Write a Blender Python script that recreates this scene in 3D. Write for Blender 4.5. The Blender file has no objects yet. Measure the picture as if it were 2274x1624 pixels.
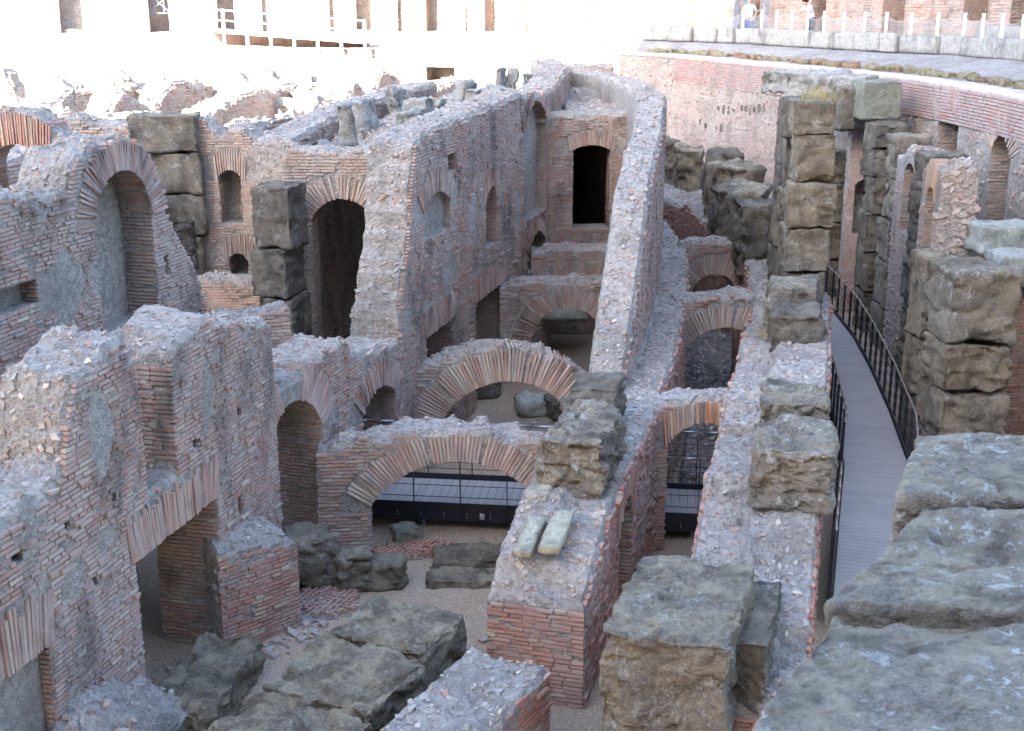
import bpy, math, random
import numpy as np
from mathutils import Matrix, Vector
R = math.radians
sc = bpy.context.scene
# ------------------------------------------------------------------ camera
FPX, CX, CY, EYE = 2842.6, 1137.0, 812.0, 9.2      # focal length and centre for a 2274 px wide picture
TH = math.atan(820.0/FPX)
cam = bpy.data.cameras.new('camera'); co = bpy.data.objects.new('camera', cam); sc.collection.objects.link(co)
co.location = (0, 0, EYE); co.rotation_euler = (math.pi/2-TH, 0, 0)
cam.sensor_width = 36; cam.lens = 36*FPX/2274; cam.clip_end = 2000; cam.clip_start = .1
cam.dof.use_dof = True; cam.dof.focus_distance = 27; cam.dof.aperture_fstop = 3.6
sc.camera = co
# ------------------------------------------------------------------ sky, sun, exposure
SUN_EL, SUN_H = R(22), (-0.46, -0.89)                # elevation, horizontal direction towards the sun
w = bpy.data.worlds.new('World'); sc.world = w; w.use_nodes = True
nt = w.node_tree; sky = nt.nodes.new('ShaderNodeTexSky'); sky.sky_type = 'NISHITA'; sky.sun_disc = False
sky.sun_elevation = SUN_EL; sky.sun_rotation = math.atan2(SUN_H[0], SUN_H[1]); sky.air_density = .85; sky.dust_density = 1.8; sky.ozone_density = .9
nt.links.new(sky.outputs[0], nt.nodes['Background'].inputs[0]); nt.nodes['Background'].inputs[1].default_value = .15
sl = bpy.data.lights.new('sun', 'SUN'); sl.energy = 4.2; sl.angle = R(.5); sl.color = (1, .93, .82)
so = bpy.data.objects.new('sun', sl); sc.collection.objects.link(so)
sd = Vector((SUN_H[0]*math.cos(SUN_EL)/math.hypot(*SUN_H), SUN_H[1]*math.cos(SUN_EL)/math.hypot(*SUN_H), math.sin(SUN_EL)))
so.rotation_euler = sd.to_track_quat('Z', 'Y').to_euler()
sc.view_settings.view_transform = 'Standard'; sc.view_settings.look = 'None'; sc.view_settings.gamma = 1
sc.view_settings.exposure = 3.36
sc.cycles.max_bounces = 5; sc.cycles.diffuse_bounces = 3; sc.cycles.glossy_bounces = 2
# ------------------------------------------------------------------ pixel -> place helpers (used to lay the plan out)
TC, TS = math.cos(TH), math.sin(TH)
def ray(u, v):
    a, b = u-CX, CY-v
    return a, FPX*TC+b*TS, -FPX*TS+b*TC
def atz(u, v, z):
    d = ray(u, v); t = (z-EYE)/d[2]; return (d[0]*t, d[1]*t, z)
def aty(u, v, y):
    d = ray(u, v); t = y/d[1]; return (d[0]*t, y, EYE+d[2]*t)
# ------------------------------------------------------------------ noise
def _h(ix, iy, iz, seed):
    n = (ix*374761393 + iy*668265263 + iz*2147483647 + seed*1274126177) & 0xFFFFFFFF
    n = ((n ^ (n >> 13))*1274126177) & 0xFFFFFFFF
    n = ((n ^ (n >> 16))*2246822519) & 0xFFFFFFFF
    return ((n ^ (n >> 15)) & 0xFFFFFF)/float(0xFFFFFF)
def vnoise(p, seed=0):
    p = np.asarray(p, float); i = np.floor(p).astype(np.int64); f = p-i; f = f*f*(3-2*f)
    x, y, z = i[..., 0], i[..., 1], i[..., 2]; r = 0
    for dx in (0, 1):
        for dy in (0, 1):
            for dz in (0, 1):
                wgt = (f[..., 0] if dx else 1-f[..., 0])*(f[..., 1] if dy else 1-f[..., 1])*(f[..., 2] if dz else 1-f[..., 2])
                r = r+wgt*_h(x+dx, y+dy, z+dz, seed)
    return r*2-1
def fbm(p, scale=1., octv=3, seed=0):
    p = np.asarray(p, float)*scale; a = 1.; r = 0; s = 0
    for o in range(octv):
        r = r+a*vnoise(p, seed+o*17); s += a; a *= .5; p = p*2.03+11.7
    return r/s
# ------------------------------------------------------------------ objects
def link(o, parent=None):
    sc.collection.objects.link(o)
    if parent is not None: o.parent = parent
    return o
LABELS = {}
def tag(o, label=None, cat=None, group=None, kind=None):
    if label: o['label'] = label
    if cat: o['category'] = cat
    if group: o['group'] = group
    if kind: o['kind'] = kind
    elif cat and 'kind' not in o: o['kind'] = 'thing'
    return o
def empty(name, loc, label, cat, group=None):
    o = bpy.data.objects.new(name, None); o.empty_display_size = .2; o.location = loc
    link(o); return tag(o, label, cat, group)
def mesh_np(name, verts, faces4, mat, parent=None, tint=None, smooth=False, loc=None, faces3=None, tname='tint'):
    verts = np.asarray(verts, np.float32).reshape(-1, 3)
    if loc is None and parent is not None: loc = parent.location
    if loc is not None: verts = verts-np.array(loc, np.float32)
    me = bpy.data.meshes.new(name)
    f4 = np.asarray(faces4, np.int32).reshape(-1, 4); n4 = len(f4)
    me.vertices.add(len(verts)); me.vertices.foreach_set('co', verts.ravel())
    me.loops.add(n4*4); me.loops.foreach_set('vertex_index', f4.ravel())
    me.polygons.add(n4); me.polygons.foreach_set('loop_start', np.arange(n4, dtype=np.int32)*4)
    try: me.polygons.foreach_set('loop_total', np.full(n4, 4, np.int32))
    except Exception: pass
    if smooth: me.polygons.foreach_set('use_smooth', np.ones(n4, bool))
    else: me.polygons.foreach_set('use_smooth', np.zeros(n4, bool))
    if tint is not None:
        at = me.attributes.new(tname, 'FLOAT', 'FACE'); at.data.foreach_set('value', np.asarray(tint, np.float32))
    me.update(calc_edges=True); me.validate()
    if mat is not None: me.materials.append(mat)
    o = bpy.data.objects.new(name, me)
    if parent is None and loc is not None: o.location = loc
    return link(o, parent)
BOXV = np.array([(-.5,-.5,-.5),(.5,-.5,-.5),(.5,.5,-.5),(-.5,.5,-.5),(-.5,-.5,.5),(.5,-.5,.5),(.5,.5,.5),(-.5,.5,.5)], float)
BOXF = np.array([(0,3,2,1),(4,5,6,7),(0,1,5,4),(1,2,6,5),(2,3,7,6),(3,0,4,7)], np.int32)
def boxes_mesh(name, C, A, mat, parent, tint, jit=0., rng=None, extra=None):
    """C (N,3) centres, A (N,3,3) axis vectors scaled to full size -> one mesh"""
    N = len(C)
    if N == 0: return None
    v = BOXV[None]+(0 if jit == 0 else rng.uniform(-jit, jit, (N, 8, 3)))
    V = C[:, None, :]+np.einsum('nki,nij->nkj', v, A)
    F = BOXF[None]+(np.arange(N)*8)[:, None, None]
    return mesh_np(name, V.reshape(-1, 3), F.reshape(-1, 4), mat, parent, np.repeat(tint, 6))
class MB:
    """collects boxes, tubes and loose quads into one mesh"""
    def __init__(s): s.v = []; s.f = []; s.n = 0
    def add(s, V, F):
        V = np.asarray(V, float).reshape(-1, 3); s.v.append(V); s.f.append(np.asarray(F, np.int32).reshape(-1, 4)+s.n); s.n += len(V)
    def box(s, c, size, rz=0, ry=0, rx=0):
        m = np.array(Matrix.Rotation(rz, 3, 'Z') @ Matrix.Rotation(ry, 3, 'Y') @ Matrix.Rotation(rx, 3, 'X'))
        s.add(np.array(c)+(BOXV*np.array(size)) @ m.T, BOXF); return s
    def bar(s, p, q, wd, h=None, up=(0, 0, 1)):
        p, q = np.array(p, float), np.array(q, float); d = q-p; L = np.linalg.norm(d); d /= L
        up = np.array(up, float)
        if abs(d @ up) > .95: up = np.array((0, 1., 0))
        a = np.cross(d, up); a /= np.linalg.norm(a); b = np.cross(a, d)
        A = np.array([d*L, a*wd, b*(h or wd)]); s.add((p+q)/2+BOXV @ A, BOXF); return s
    def tube(s, p, q, r, n=8, r2=None):
        p, q = np.array(p, float), np.array(q, float); d = q-p; d /= np.linalg.norm(d)
        up = np.array((0, 0, 1.)) if abs(d[2]) < .9 else np.array((0, 1., 0))
        a = np.cross(d, up); a /= np.linalg.norm(a); b = np.cross(a, d); r2 = r if r2 is None else r2
        t = np.arange(n)*2*math.pi/n; ring = np.cos(t)[:, None]*a+np.sin(t)[:, None]*b
        V = np.vstack([p+ring*r, q+ring*r2, [p], [q]]); F = []
        for i in range(n):
            j = (i+1) % n; F += [(i, j, n+j, n+i), (2*n, j, i, 2*n), (2*n+1, n+i, n+j, 2*n+1)]
        # degenerate quads avoided: caps as quads fans
        F = [f for f in F if len(set(f)) == 4]
        for i in range(0, n-2, 2):
            F += [(0, (i+3) % n, i+2, i+1), (n, n+i+1, n+i+2, n+(i+3) % n)] if i+3 < n else []
        s.add(V[:2*n], F); return s
    def build(s, name, mat, parent=None, smooth=False, loc=None):
        return mesh_np(name, np.vstack(s.v), np.vstack(s.f), mat, parent, smooth=smooth, loc=loc)
# ------------------------------------------------------------------ materials
class NG:
    def __init__(s, name):
        s.m = bpy.data.materials.new(name); s.m.use_nodes = True; s.t = s.m.node_tree; s.b = s.t.nodes['Principled BSDF']
        s.pos = s.n('ShaderNodeNewGeometry').outputs['Position']
    def n(s, typ, **k):
        o = s.t.nodes.new(typ)
        for a, b in k.items(): setattr(o, a, b)
        return o
    def L(s, a, b): s.t.links.new(a, b)
    def val(s, sock, x):
        if hasattr(x, 'is_linked') or hasattr(x, 'links'): s.L(x, sock)
        else: sock.default_value = x
    def noise(s, scale, detail=4, rough=.6, vec=None, dist=0.):
        o = s.n('ShaderNodeTexNoise'); s.L(vec or s.pos, o.inputs['Vector'])
        o.inputs['Scale'].default_value = scale; o.inputs['Detail'].default_value = detail; o.inputs['Roughness'].default_value = rough; o.inputs['Distortion'].default_value = dist
        return o.outputs['Fac']
    def vor(s, scale, feature='F1', vec=None, out='Distance', rnd=1.):
        o = s.n('ShaderNodeTexVoronoi', feature=feature); s.L(vec or s.pos, o.inputs['Vector']); o.inputs['Scale'].default_value = scale
        o.inputs['Randomness'].default_value = rnd
        return o.outputs[out]
    def ramp(s, fac, stops, interp='LINEAR'):
        o = s.n('ShaderNodeValToRGB'); cr = o.color_ramp; cr.interpolation = interp
        while len(cr.elements) < len(stops): cr.elements.new(.5)
        for e, (p, c) in zip(cr.elements, stops):
            e.position = p; e.color = (*c, 1) if isinstance(c, tuple) else (c, c, c, 1)
        s.L(fac, o.inputs[0]); return o.outputs[0]
    def mix(s, fac, a, b, blend='MIX'):
        o = s.n('ShaderNodeMix', data_type='RGBA', blend_type=blend)
        for i, x in ((0, fac), (6, a), (7, b)):
            if isinstance(x, tuple): o.inputs[i].default_value = (*x, 1)
            else: s.val(o.inputs[i], x)
        return o.outputs[2]
    def math(s, op, a, b=0., clamp=False):
        o = s.n('ShaderNodeMath', operation=op); o.use_clamp = clamp; s.val(o.inputs[0], a); s.val(o.inputs[1], b); return o.outputs[0]
    def mapv(s, scale):
        o = s.n('ShaderNodeMapping'); s.L(s.pos, o.inputs[0]); o.inputs['Scale'].default_value = scale; return o.outputs[0]
    def bump(s, h, strength=.5, dist=.02, normal=None):
        o = s.n('ShaderNodeBump'); s.L(h, o.inputs['Height']); o.inputs['Strength'].default_value = strength; o.inputs['Distance'].default_value = dist
        if normal: s.L(normal, o.inputs['Normal'])
        return o.outputs[0]
    def done(s, col, rough=.9, normal=None, spec=.25, metal=0.):
        s.val(s.b.inputs['Base Color'], (*col, 1) if isinstance(col, tuple) else col); s.val(s.b.inputs['Roughness'], rough)
        s.b.inputs['Specular IOR Level'].default_value = spec; s.b.inputs['Metallic'].default_value = metal
        if normal: s.L(normal, s.b.inputs['Normal'])
        return s.m
    def tint(s):
        a = s.n('ShaderNodeAttribute', attribute_name='tint'); o = s.n('ShaderNodeObjectInfo')
        return s.math('FRACT', s.math('ADD', a.outputs['Fac'], o.outputs['Random']))
def m_core(name, base, dark=.5, agg=True):
    g = NG(name); n1 = g.noise(.9, 6); n2 = g.noise(9, 5, .65); v = g.vor(14, out='Color')
    lo = tuple(c*.55 for c in base); hi = tuple(min(1, c*1.3) for c in base)
    c = g.ramp(n2, [(.3, lo), (.5, base), (.72, hi)])
    if agg:
        sep = g.n('ShaderNodeSeparateColor'); g.L(v, sep.inputs[0])
        ag = g.ramp(sep.outputs[0], [(0, (.30, .27, .25)), (.5, (.42, .37, .34)), (.75, (.36, .16, .11)), (.82, (.55, .5, .42)), (1, (.5, .47, .44))], 'CONSTANT')
        msk = g.math('MULTIPLY', g.math('GREATER_THAN', sep.outputs[1], .62), g.math('LESS_THAN', g.vor(14), .42))
        c = g.mix(g.math('MULTIPLY', msk, .75), c, ag)
    st = g.ramp(n1, [(.46, 0.), (.62, 1.)])
    c = g.mix(g.math('MULTIPLY', st, dark), c, tuple(x*.45 for x in base))
    sm = g.noise(40, 3, .7)
    h = g.math('ADD', g.math('MULTIPLY', g.noise(22, 6, .75), 1.), g.math('MULTIPLY', g.vor(26), -.5))
    return g.done(c, .95, g.bump(h, 1., .06), .15)
def m_brick(name, pal, smear=.25, stain=.5, mortar=(.42, .375, .335), red=.3):
    g = NG(name); t = g.tint()
    k = len(pal); c = g.ramp(t, [(i/k, p) for i, p in enumerate(pal)], 'CONSTANT')
    c = g.mix(g.math('MULTIPLY', g.ramp(g.noise(30, 4, .7), [(.35, 0.), (.7, 1.)]), .45), c, g.mix(.5, c, (.62, .55, .5)))
    c = g.mix(g.math('MULTIPLY', g.ramp(g.noise(.55, 4, .65), [(.42, 0.), (.58, 1.)]), .6), c, (.40, .31, .275))
    c = g.mix(g.math('MULTIPLY', g.ramp(g.noise(.8, 4, .65, g.mapv((1, 1, .7))), [(.5, 0.), (.62, 1.)]), red), c, (.36, .17, .125))
    dk = g.ramp(g.noise(55, 3, .7), [(.55, 0.), (.75, 1.)]); c = g.mix(g.math('MULTIPLY', dk, .5), c, (.10, .085, .08))
    sm = g.ramp(g.noise(2.6, 5, .7), [(.45, 0.), (.7, 1.)]); c = g.mix(g.math('MULTIPLY', sm, smear), c, mortar)
    vv = g.mapv((1.3, 1.3, .55)); s1 = g.ramp(g.noise(1.1, 6, .72, vv), [(.49, 0.), (.66, 1.)]); c = g.mix(g.math('MULTIPLY', s1, stain), c, (.075, .068, .066))
    return g.done(c, .9, g.bump(g.noise(60, 4, .7), .6, .012), .2)
def m_tufa(name, base, top_beige=.5, yellow=.3, scale=1., pits=1., white=.6):
    g = NG(name); n1 = g.noise(.9*scale, 7, .65); n2 = g.noise(7*scale, 6, .7); n3 = g.noise(34*scale, 4, .75)
    lo = tuple(c*.42 for c in base); hi = tuple(min(1, c*1.55) for c in base)
    c = g.ramp(n2, [(.3, lo), (.5, base), (.7, hi)])
    sp = g.ramp(n3, [(.38, 0.), (.5, .5), (.62, 1.)]); c = g.mix(.55, c, g.mix(sp, tuple(x*.45 for x in base), tuple(min(1, x*1.5) for x in base)))
    y = g.ramp(n1, [(.47, 0.), (.6, 1.)]); c = g.mix(g.math('MULTIPLY', y, yellow), c, (.36, .295, .20))
    nrm = g.n('ShaderNodeNewGeometry').outputs['Normal']; sepn = g.n('ShaderNodeSeparateXYZ'); g.L(nrm, sepn.inputs[0])
    upf = g.math('ADD', g.math('MULTIPLY', sepn.outputs[2], .5), .35, True)
    gl = g.ramp(g.noise(2.2*scale, 6, .75), [(.44, 0.), (.58, 1.)]); c = g.mix(g.math('MULTIPLY', g.math('MULTIPLY', gl, upf), top_beige), c, (.54, .455, .31))  # beige patches, stronger on upward faces
    wl = g.math('MULTIPLY', g.ramp(g.noise(5.2*scale, 6, .8, dist=.6), [(.555, 0.), (.60, 1.)]), g.ramp(g.noise(.8*scale, 3), [(.43, 0.), (.53, 1.)]))
    c = g.mix(g.math('MULTIPLY', wl, white), c, (.62, .62, .60))
    dk = g.ramp(g.noise(1.6*scale, 5, .7, g.mapv((1, 1, .5))), [(.5, 0.), (.66, 1.)]); c = g.mix(g.math('MULTIPLY', dk, .65), c, tuple(x*.3 for x in base))
    pit = g.ramp(g.vor(26*scale), [(.08, 0.), (.25, 1.)]); h = g.math('ADD', g.math('MULTIPLY', n3, 1.2), g.math('MULTIPLY', g.noise(90*scale, 3, .7), .6))
    h = g.math('ADD', h, g.math('MULTIPLY', pit, .5*pits))
    h = g.math('ADD', h, g.math('MULTIPLY', g.noise(12*scale, 6, .75, dist=.4), 1.6))
    return g.done(c, .95, g.bump(h, 1., .05/scale), .15)
M = {}
M['core'] = m_core('mortar_concrete', (.43, .385, .345), .45)
M['core_grey'] = m_core('grey_concrete', (.36, .335, .32), .4)
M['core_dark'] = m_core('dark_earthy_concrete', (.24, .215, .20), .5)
PAL_R = [(.45,.165,.095), (.40,.14,.085), (.46,.195,.115), (.43,.23,.155), (.34,.115,.08), (.45,.27,.185), (.42,.165,.10), (.47,.37,.25), (.42,.20,.135), (.37,.155,.11)]
PAL_P = [(.40,.245,.19), (.42,.27,.21), (.38,.21,.16), (.43,.30,.235), (.40,.25,.205), (.35,.225,.18), (.46,.38,.285), (.39,.225,.175), (.40,.18,.125), (.42,.29,.23), (.36,.27,.24), (.33,.19,.15)]
PAL_Y = [(.44,.355,.28), (.42,.31,.24), (.41,.27,.205), (.46,.39,.29), (.40,.30,.24), (.36,.245,.195), (.44,.37,.305), (.42,.245,.175), (.42,.335,.275), (.39,.21,.15)]
M['brick_red'] = m_brick('red_brick', PAL_R, .12, .4)
M['brick_pink'] = m_brick('weathered_pink_brick', PAL_P, .3, .78)
M['brick_pale'] = m_brick('pale_tan_brick', PAL_Y, .35, .4, red=.06)
M['brick_orange'] = m_brick('orange_brick', [(.52,.23,.10), (.50,.27,.14), (.42,.16,.09), (.47,.32,.20), (.14,.10,.09), (.40,.34,.28), (.55,.25,.11), (.5,.42,.28)], .15, .2)
M['brick_band'] = m_brick('even_red_brick', [(.36,.26,.245), (.34,.24,.225), (.37,.19,.165), (.35,.27,.25), (.33,.225,.21), (.36,.25,.23), (.38,.17,.14), (.35,.26,.24)], .4, .3, (.38,.34,.335), red=.1)
M['brick_mauve'] = m_brick('mauve_grey_brick', [(.40,.32,.295), (.42,.335,.30), (.38,.285,.26), (.43,.36,.33), (.39,.30,.275), (.36,.27,.25), (.44,.38,.33), (.38,.25,.215), (.40,.34,.32)], .5, .5, red=.12)
M['rubble'] = m_brick('rubble_fragments', [(.37,.33,.29), (.40,.355,.31), (.33,.29,.255), (.37,.19,.13), (.29,.25,.22), (.38,.335,.295), (.56,.51,.43), (.35,.305,.265), (.24,.205,.18), (.40,.355,.31), (.33,.275,.24), (.46,.40,.32)], .45, .3, (.34,.30,.285), red=.0)
M['tufa'] = m_tufa('grey_tufa', (.26, .225, .185), .7, .22)
M['tufa_dark'] = m_tufa('dark_tufa', (.175, .155, .135), .35, .3, white=.35)
M['tufa_brown'] = m_tufa('brown_tufa', (.25, .208, .16), .85, .35, white=.35)
M['tufa_near'] = m_tufa('lichened_tufa', (.285, .25, .21), .5, .15, 1.3, white=.9)
M['tufa_green'] = m_tufa('greenish_tufa', (.30, .31, .25), .3, .1, white=.3)
M['marble'] = m_tufa('weathered_marble', (.46, .45, .42), .15, .05, 1.2, .4, .8)
M['travertine'] = m_tufa('pale_travertine', (.52, .55, .50), .2, .1, 1.5, .7, .8)
def m_flat(name, col, rough=.6, var=.15, scale=6, bump=.2, spec=.3, metal=0.):
    g = NG(name); n = g.noise(scale, 5, .65); c = g.ramp(n, [(.3, tuple(x*(1-var*1.5) for x in col)), (.55, col), (.75, tuple(min(1, x*(1+var)) for x in col))])
    return g.done(c, rough, g.bump(g.noise(scale*6, 4, .7), bump, .01), spec, metal)
M['plaster'] = m_flat('old_lavender_grey_plaster', (.44, .42, .42), .95, .25, 5, .5)
M['plaster_brown'] = m_flat('brown_stained_plaster', (.30, .235, .20), .95, .35, 7, .5)
M['iron'] = m_flat('dark_painted_steel', (.022, .022, .03), .45, .3, 8, .05, .4)
M['rail'] = m_flat('pale_steel_rail', (.30, .30, .31), .35, .1, 5, .02, .5, .8)
M['copper_rail'] = m_flat('brownish_steel_rail', (.32, .25, .21), .35, .15, 5, .02, .5, .7)
def m_deck():
    g = NG('grey_composite_decking'); o = g.n('ShaderNodeObjectInfo'); c = g.ramp(o.outputs['Random'], [(0, (.30, .262, .243)), (.5, (.32, .28, .26)), (1, (.34, .298, .277))])
    c = g.mix(g.math('MULTIPLY', g.ramp(g.noise(2.2, 5, .7), [(.45, 0.), (.65, 1.)]), .4), c, (.38, .34, .30))
    return g.done(c, .75, g.bump(g.noise(30, 3), .2, .01), .3)
M['deck'] = m_deck()
M['steel'] = m_flat('galvanised_steel', (.45, .46, .47), .45, .1, 9, .05, .5, .6)
M['white_paint'] = m_flat('white_paint', (.75, .75, .74), .5, .06, 5, .05)
# ------------------------------------------------------------------ wall engine
class Path:
    def __init__(s, pts):
        s.p = np.array(pts, float); d = np.diff(s.p, axis=0); l = np.linalg.norm(d, axis=1); s.c = np.concatenate([[0], np.cumsum(l)]); s.L = s.c[-1]
        t = d/l[:, None]; vt = np.vstack([t[:1], (t[:-1]+t[1:]), t[-1:]]); s.t = vt/np.linalg.norm(vt, axis=1)[:, None]
    def at(s, q):
        q = np.asarray(q, float)
        x = np.interp(q, s.c, s.p[:, 0]); y = np.interp(q, s.c, s.p[:, 1])
        lo, hi = q-s.L, q
        x = x+np.where(q > s.L, lo*s.t[-1, 0], 0)+np.where(q < 0, hi*s.t[0, 0], 0)
        y = y+np.where(q > s.L, lo*s.t[-1, 1], 0)+np.where(q < 0, hi*s.t[0, 1], 0)
        tx = np.interp(q, s.c, s.t[:, 0]); ty = np.interp(q, s.c, s.t[:, 1]); n = np.hypot(tx, ty); tx, ty = tx/n, ty/n
        return np.stack([x, y], -1), np.stack([tx, ty], -1), np.stack([ty, -tx], -1)    # point, tangent, outward normal
    def world(s, q, z, n):
        """n measured INTO the wall"""
        p, t, nn = s.at(q); return np.stack([p[..., 0]-nn[..., 0]*n, p[..., 1]-nn[..., 1]*n, z+0*p[..., 0]], -1)
    def face(s, u, v, off=0.):
        """where the line of sight through a photo point meets this face: (s, z)"""
        d = ray(u, v); best = None
        for i in range(len(s.p)-1):
            P, Q = s.p[i], s.p[i+1]; tt = (Q-P); L = np.hypot(*tt); tt = tt/L
            if off: P = P-np.array((tt[1], -tt[0]))*off
            den = d[0]*(-tt[1])+d[1]*tt[0]
            if abs(den) < 1e-9: continue
            k = (P[0]*(-tt[1])+P[1]*tt[0])/den; X = np.array((d[0]*k, d[1]*k)); q = (X-P) @ tt
            ex = 0 if 0 <= q <= L else (-q if q < 0 else q-L)
            if k > 0 and (best is None or ex < best[0]): best = (ex, s.c[i]+q, EYE+d[2]*k)
        return best[1], best[2]
    def top(s, pts): return sorted(s.face(u, v) for u, v in pts)
class Opening:
    def __init__(s, s0, s1, z0, zs, crown, kind='arch', v=.5, depth=None, vmat=None, ring=True):
        s.s0, s.s1, s.z0, s.kind, s.v, s.depth, s.vmat, s.ring = s0, s1, z0, kind, v, depth, vmat, ring
        s.m, s.a = (s0+s1)/2, (s1-s0)/2; s.crown = crown
        if kind == 'arch':
            r = min(max(crown-zs, .03), s.a); zs = crown-r; s.R = (s.a**2+r**2)/(2*r); s.zc = crown-s.R
        s.zs = zs if kind == 'arch' else crown
    def inside(s, q, z, grow=0., ringv=0.):
        x = np.abs(q-s.m)
        if s.kind == 'arch':
            low = (x < s.a+grow) & (z > s.z0-grow) & (z <= s.zs)
            up = (z > s.zs-ringv*.3) & ((q-s.m)**2+(z-s.zc)**2 < (s.R+grow+ringv)**2) & (x < s.a+grow+ringv) & (z > s.zc)
            return low | up
        return (x < s.a+grow+(ringv*.25 if ringv else 0)) & (z > s.z0-grow) & (z < s.crown+grow+ringv) if not ringv else ((x < s.a+grow) & (z > s.z0-grow) & (z < s.crown)) | ((x < s.a+.12) & (z >= s.crown) & (z < s.crown+ringv))
    def snap(s, q, z, tol):
        q2, z2 = q.copy(), z.copy(); x = q-s.m
        for sg in (-1, 1):
            mk = (np.abs(x-sg*s.a) < tol) & (z > s.z0-tol) & (z < s.zs+tol*.3); q2[mk] = s.m+sg*s.a
        if s.kind == 'arch':
            r = np.hypot(q-s.m, z-s.zc); mk = (np.abs(r-s.R) < tol) & (z > s.zs-tol*.2) & (np.abs(x) < s.a+tol)
            f = np.where(mk, s.R/np.maximum(r, 1e-6), 1); q2 = np.where(mk, s.m+(q-s.m)*f, q2); z2 = np.where(mk, s.zc+(z-s.zc)*f, z2)
        else:
            mk = (np.abs(z-s.crown) < tol) & (np.abs(x) < s.a+tol); z2[mk] = s.crown
        mk = (np.abs(z-s.z0) < tol) & (np.abs(x) < s.a+tol); z2[mk] = s.z0
        return q2, z2
def op(path, l, r, c, z0=0., **k):
    """opening from photo points: left spring, right spring, crown"""
    a, b, m = path.face(*l), path.face(*r), path.face(*c)
    if isinstance(z0, tuple): z0 = path.face(*z0)[1]
    return Opening(min(a[0], b[0]), max(a[0], b[0]), z0, (a[1]+b[1])/2, m[1], **k)
PIECE = {}
def piece_mesh(mat, var):
    k = (mat.name, var)
    if k not in PIECE:
        rg = np.random.default_rng(var+5); v = BOXV+rg.uniform(-.05, .05, (8, 3))*np.array([.5, 1, 1]); me = bpy.data.meshes.new('brick')
        me.from_pydata(v.tolist(), [], BOXF.tolist()); me.materials.append(mat); PIECE[k] = me
    return PIECE[k]
NOBJ = [0]
def put_pieces(name, C, A, mats, midx, parent, rng, limit, rest_name, tint, jit=.06, minpx=9.):
    """the pieces that show largest become objects of their own, the rest one mesh"""
    C = np.asarray(C); A = np.asarray(A); N = len(C)
    if N == 0: return
    d = C-np.array((0, 0, EYE)); dep = d[:, 1]*TC-d[:, 2]*TS
    u = d[:, 0]/dep*FPX+CX; v = CY-(d[:, 1]*TS+d[:, 2]*TC)/dep*FPX
    dist = np.linalg.norm(d, axis=1); nrm = A[:, 2]/np.linalg.norm(A[:, 2], axis=1)[:, None]
    cs = np.abs((nrm*d).sum(1)/dist); a = np.linalg.norm(A[:, 0], axis=1); b = np.linalg.norm(A[:, 1], axis=1)
    px = a*FPX/dist; sizept = a*b*(cs+.15)/dist**2
    ok = (u > -5) & (u < 2280) & (v > -5) & (v < 1630) & (px > minpx) & (dep > 1)
    sizept = np.where(ok, sizept, 0); order = np.argsort(-sizept); nsel = min(limit, int(ok.sum())); sel = order[:nsel]
    for i in sel:
        me = piece_mesh(mats[midx[i]], int(rng.integers(0, 5))); o = bpy.data.objects.new(name, me)
        m = np.eye(4); m[:3, 0] = A[i, 0]; m[:3, 1] = A[i, 1]; m[:3, 2] = A[i, 2]; m[:3, 3] = C[i]-np.array(parent.location)
        sc.collection.objects.link(o); o.parent = parent; o.matrix_basis = Matrix(m.tolist()); NOBJ[0] += 1
    rest = np.ones(N, bool); rest[sel] = False
    for k, mt in enumerate(mats):
        q = rest & (midx == k)
        if q.any():
            o = boxes_mesh(rest_name if k == 0 else rest_name, C[q], A[q], mt, parent, tint[q], jit, rng); o['kind'] = 'stuff'
def frame_boxes(path, q, z, n, ang, la, lb, lc, tilt=None):
    """boxes in a wall's own frame -> centres and axes"""
    C = path.world(q, z, n); _, t, nn = path.at(q); k = len(q)
    T = np.zeros((k, 3)); T[:, :2] = t; U = np.zeros((k, 3)); U[:, 2] = 1; Nn = np.zeros((k, 3)); Nn[:, :2] = nn
    ca, sa = np.cos(ang)[:, None], np.sin(ang)[:, None]
    A = np.stack([(T*ca+U*sa)*la[:, None], (-T*sa+U*ca)*lb[:, None], Nn*lc[:, None]], 1)
    return C, A
def scatter(path_or_none, quads, dens, rng, size=(.03, .13), flat=.55):
    """embedded stones on broken surfaces: quads (N,4,3)"""
    a = quads[:, 1]-quads[:, 0]; b = quads[:, 3]-quads[:, 0]; cr = np.cross(a, b); ar = np.linalg.norm(cr, axis=1)
    tot = ar.sum(); n = int(tot*dens*3.2)
    if n < 1: return None
    k = rng.choice(len(quads), n, p=ar/tot); f = rng.uniform(0, 1, (n, 2)); P = quads[k, 0]+a[k]*f[:, :1]+b[k]*f[:, 1:]
    nr = cr[k]/np.maximum(ar[k], 1e-9)[:, None]
    rv = rng.normal(size=(n, 3)); t1 = np.cross(nr, rv); t1 /= np.linalg.norm(t1, axis=1)[:, None]; t2 = np.cross(nr, t1)
    s = size[0]*.62+(size[1]*.6-size[0]*.62)*rng.uniform(0, 1, n)**4.5
    tl = rng.normal(0, .16, (n, 1)); nr2 = nr+t1*tl; nr2 /= np.linalg.norm(nr2, axis=1)[:, None]
    A = np.stack([t1*(s*rng.uniform(.9, 1.7, n))[:, None], t2*(s*rng.uniform(.6, 1.1, n))[:, None], nr2*(s*rng.uniform(flat*.9, flat*2., n))[:, None]], 1)
    return P-nr*(s*.05)[:, None], A
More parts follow.
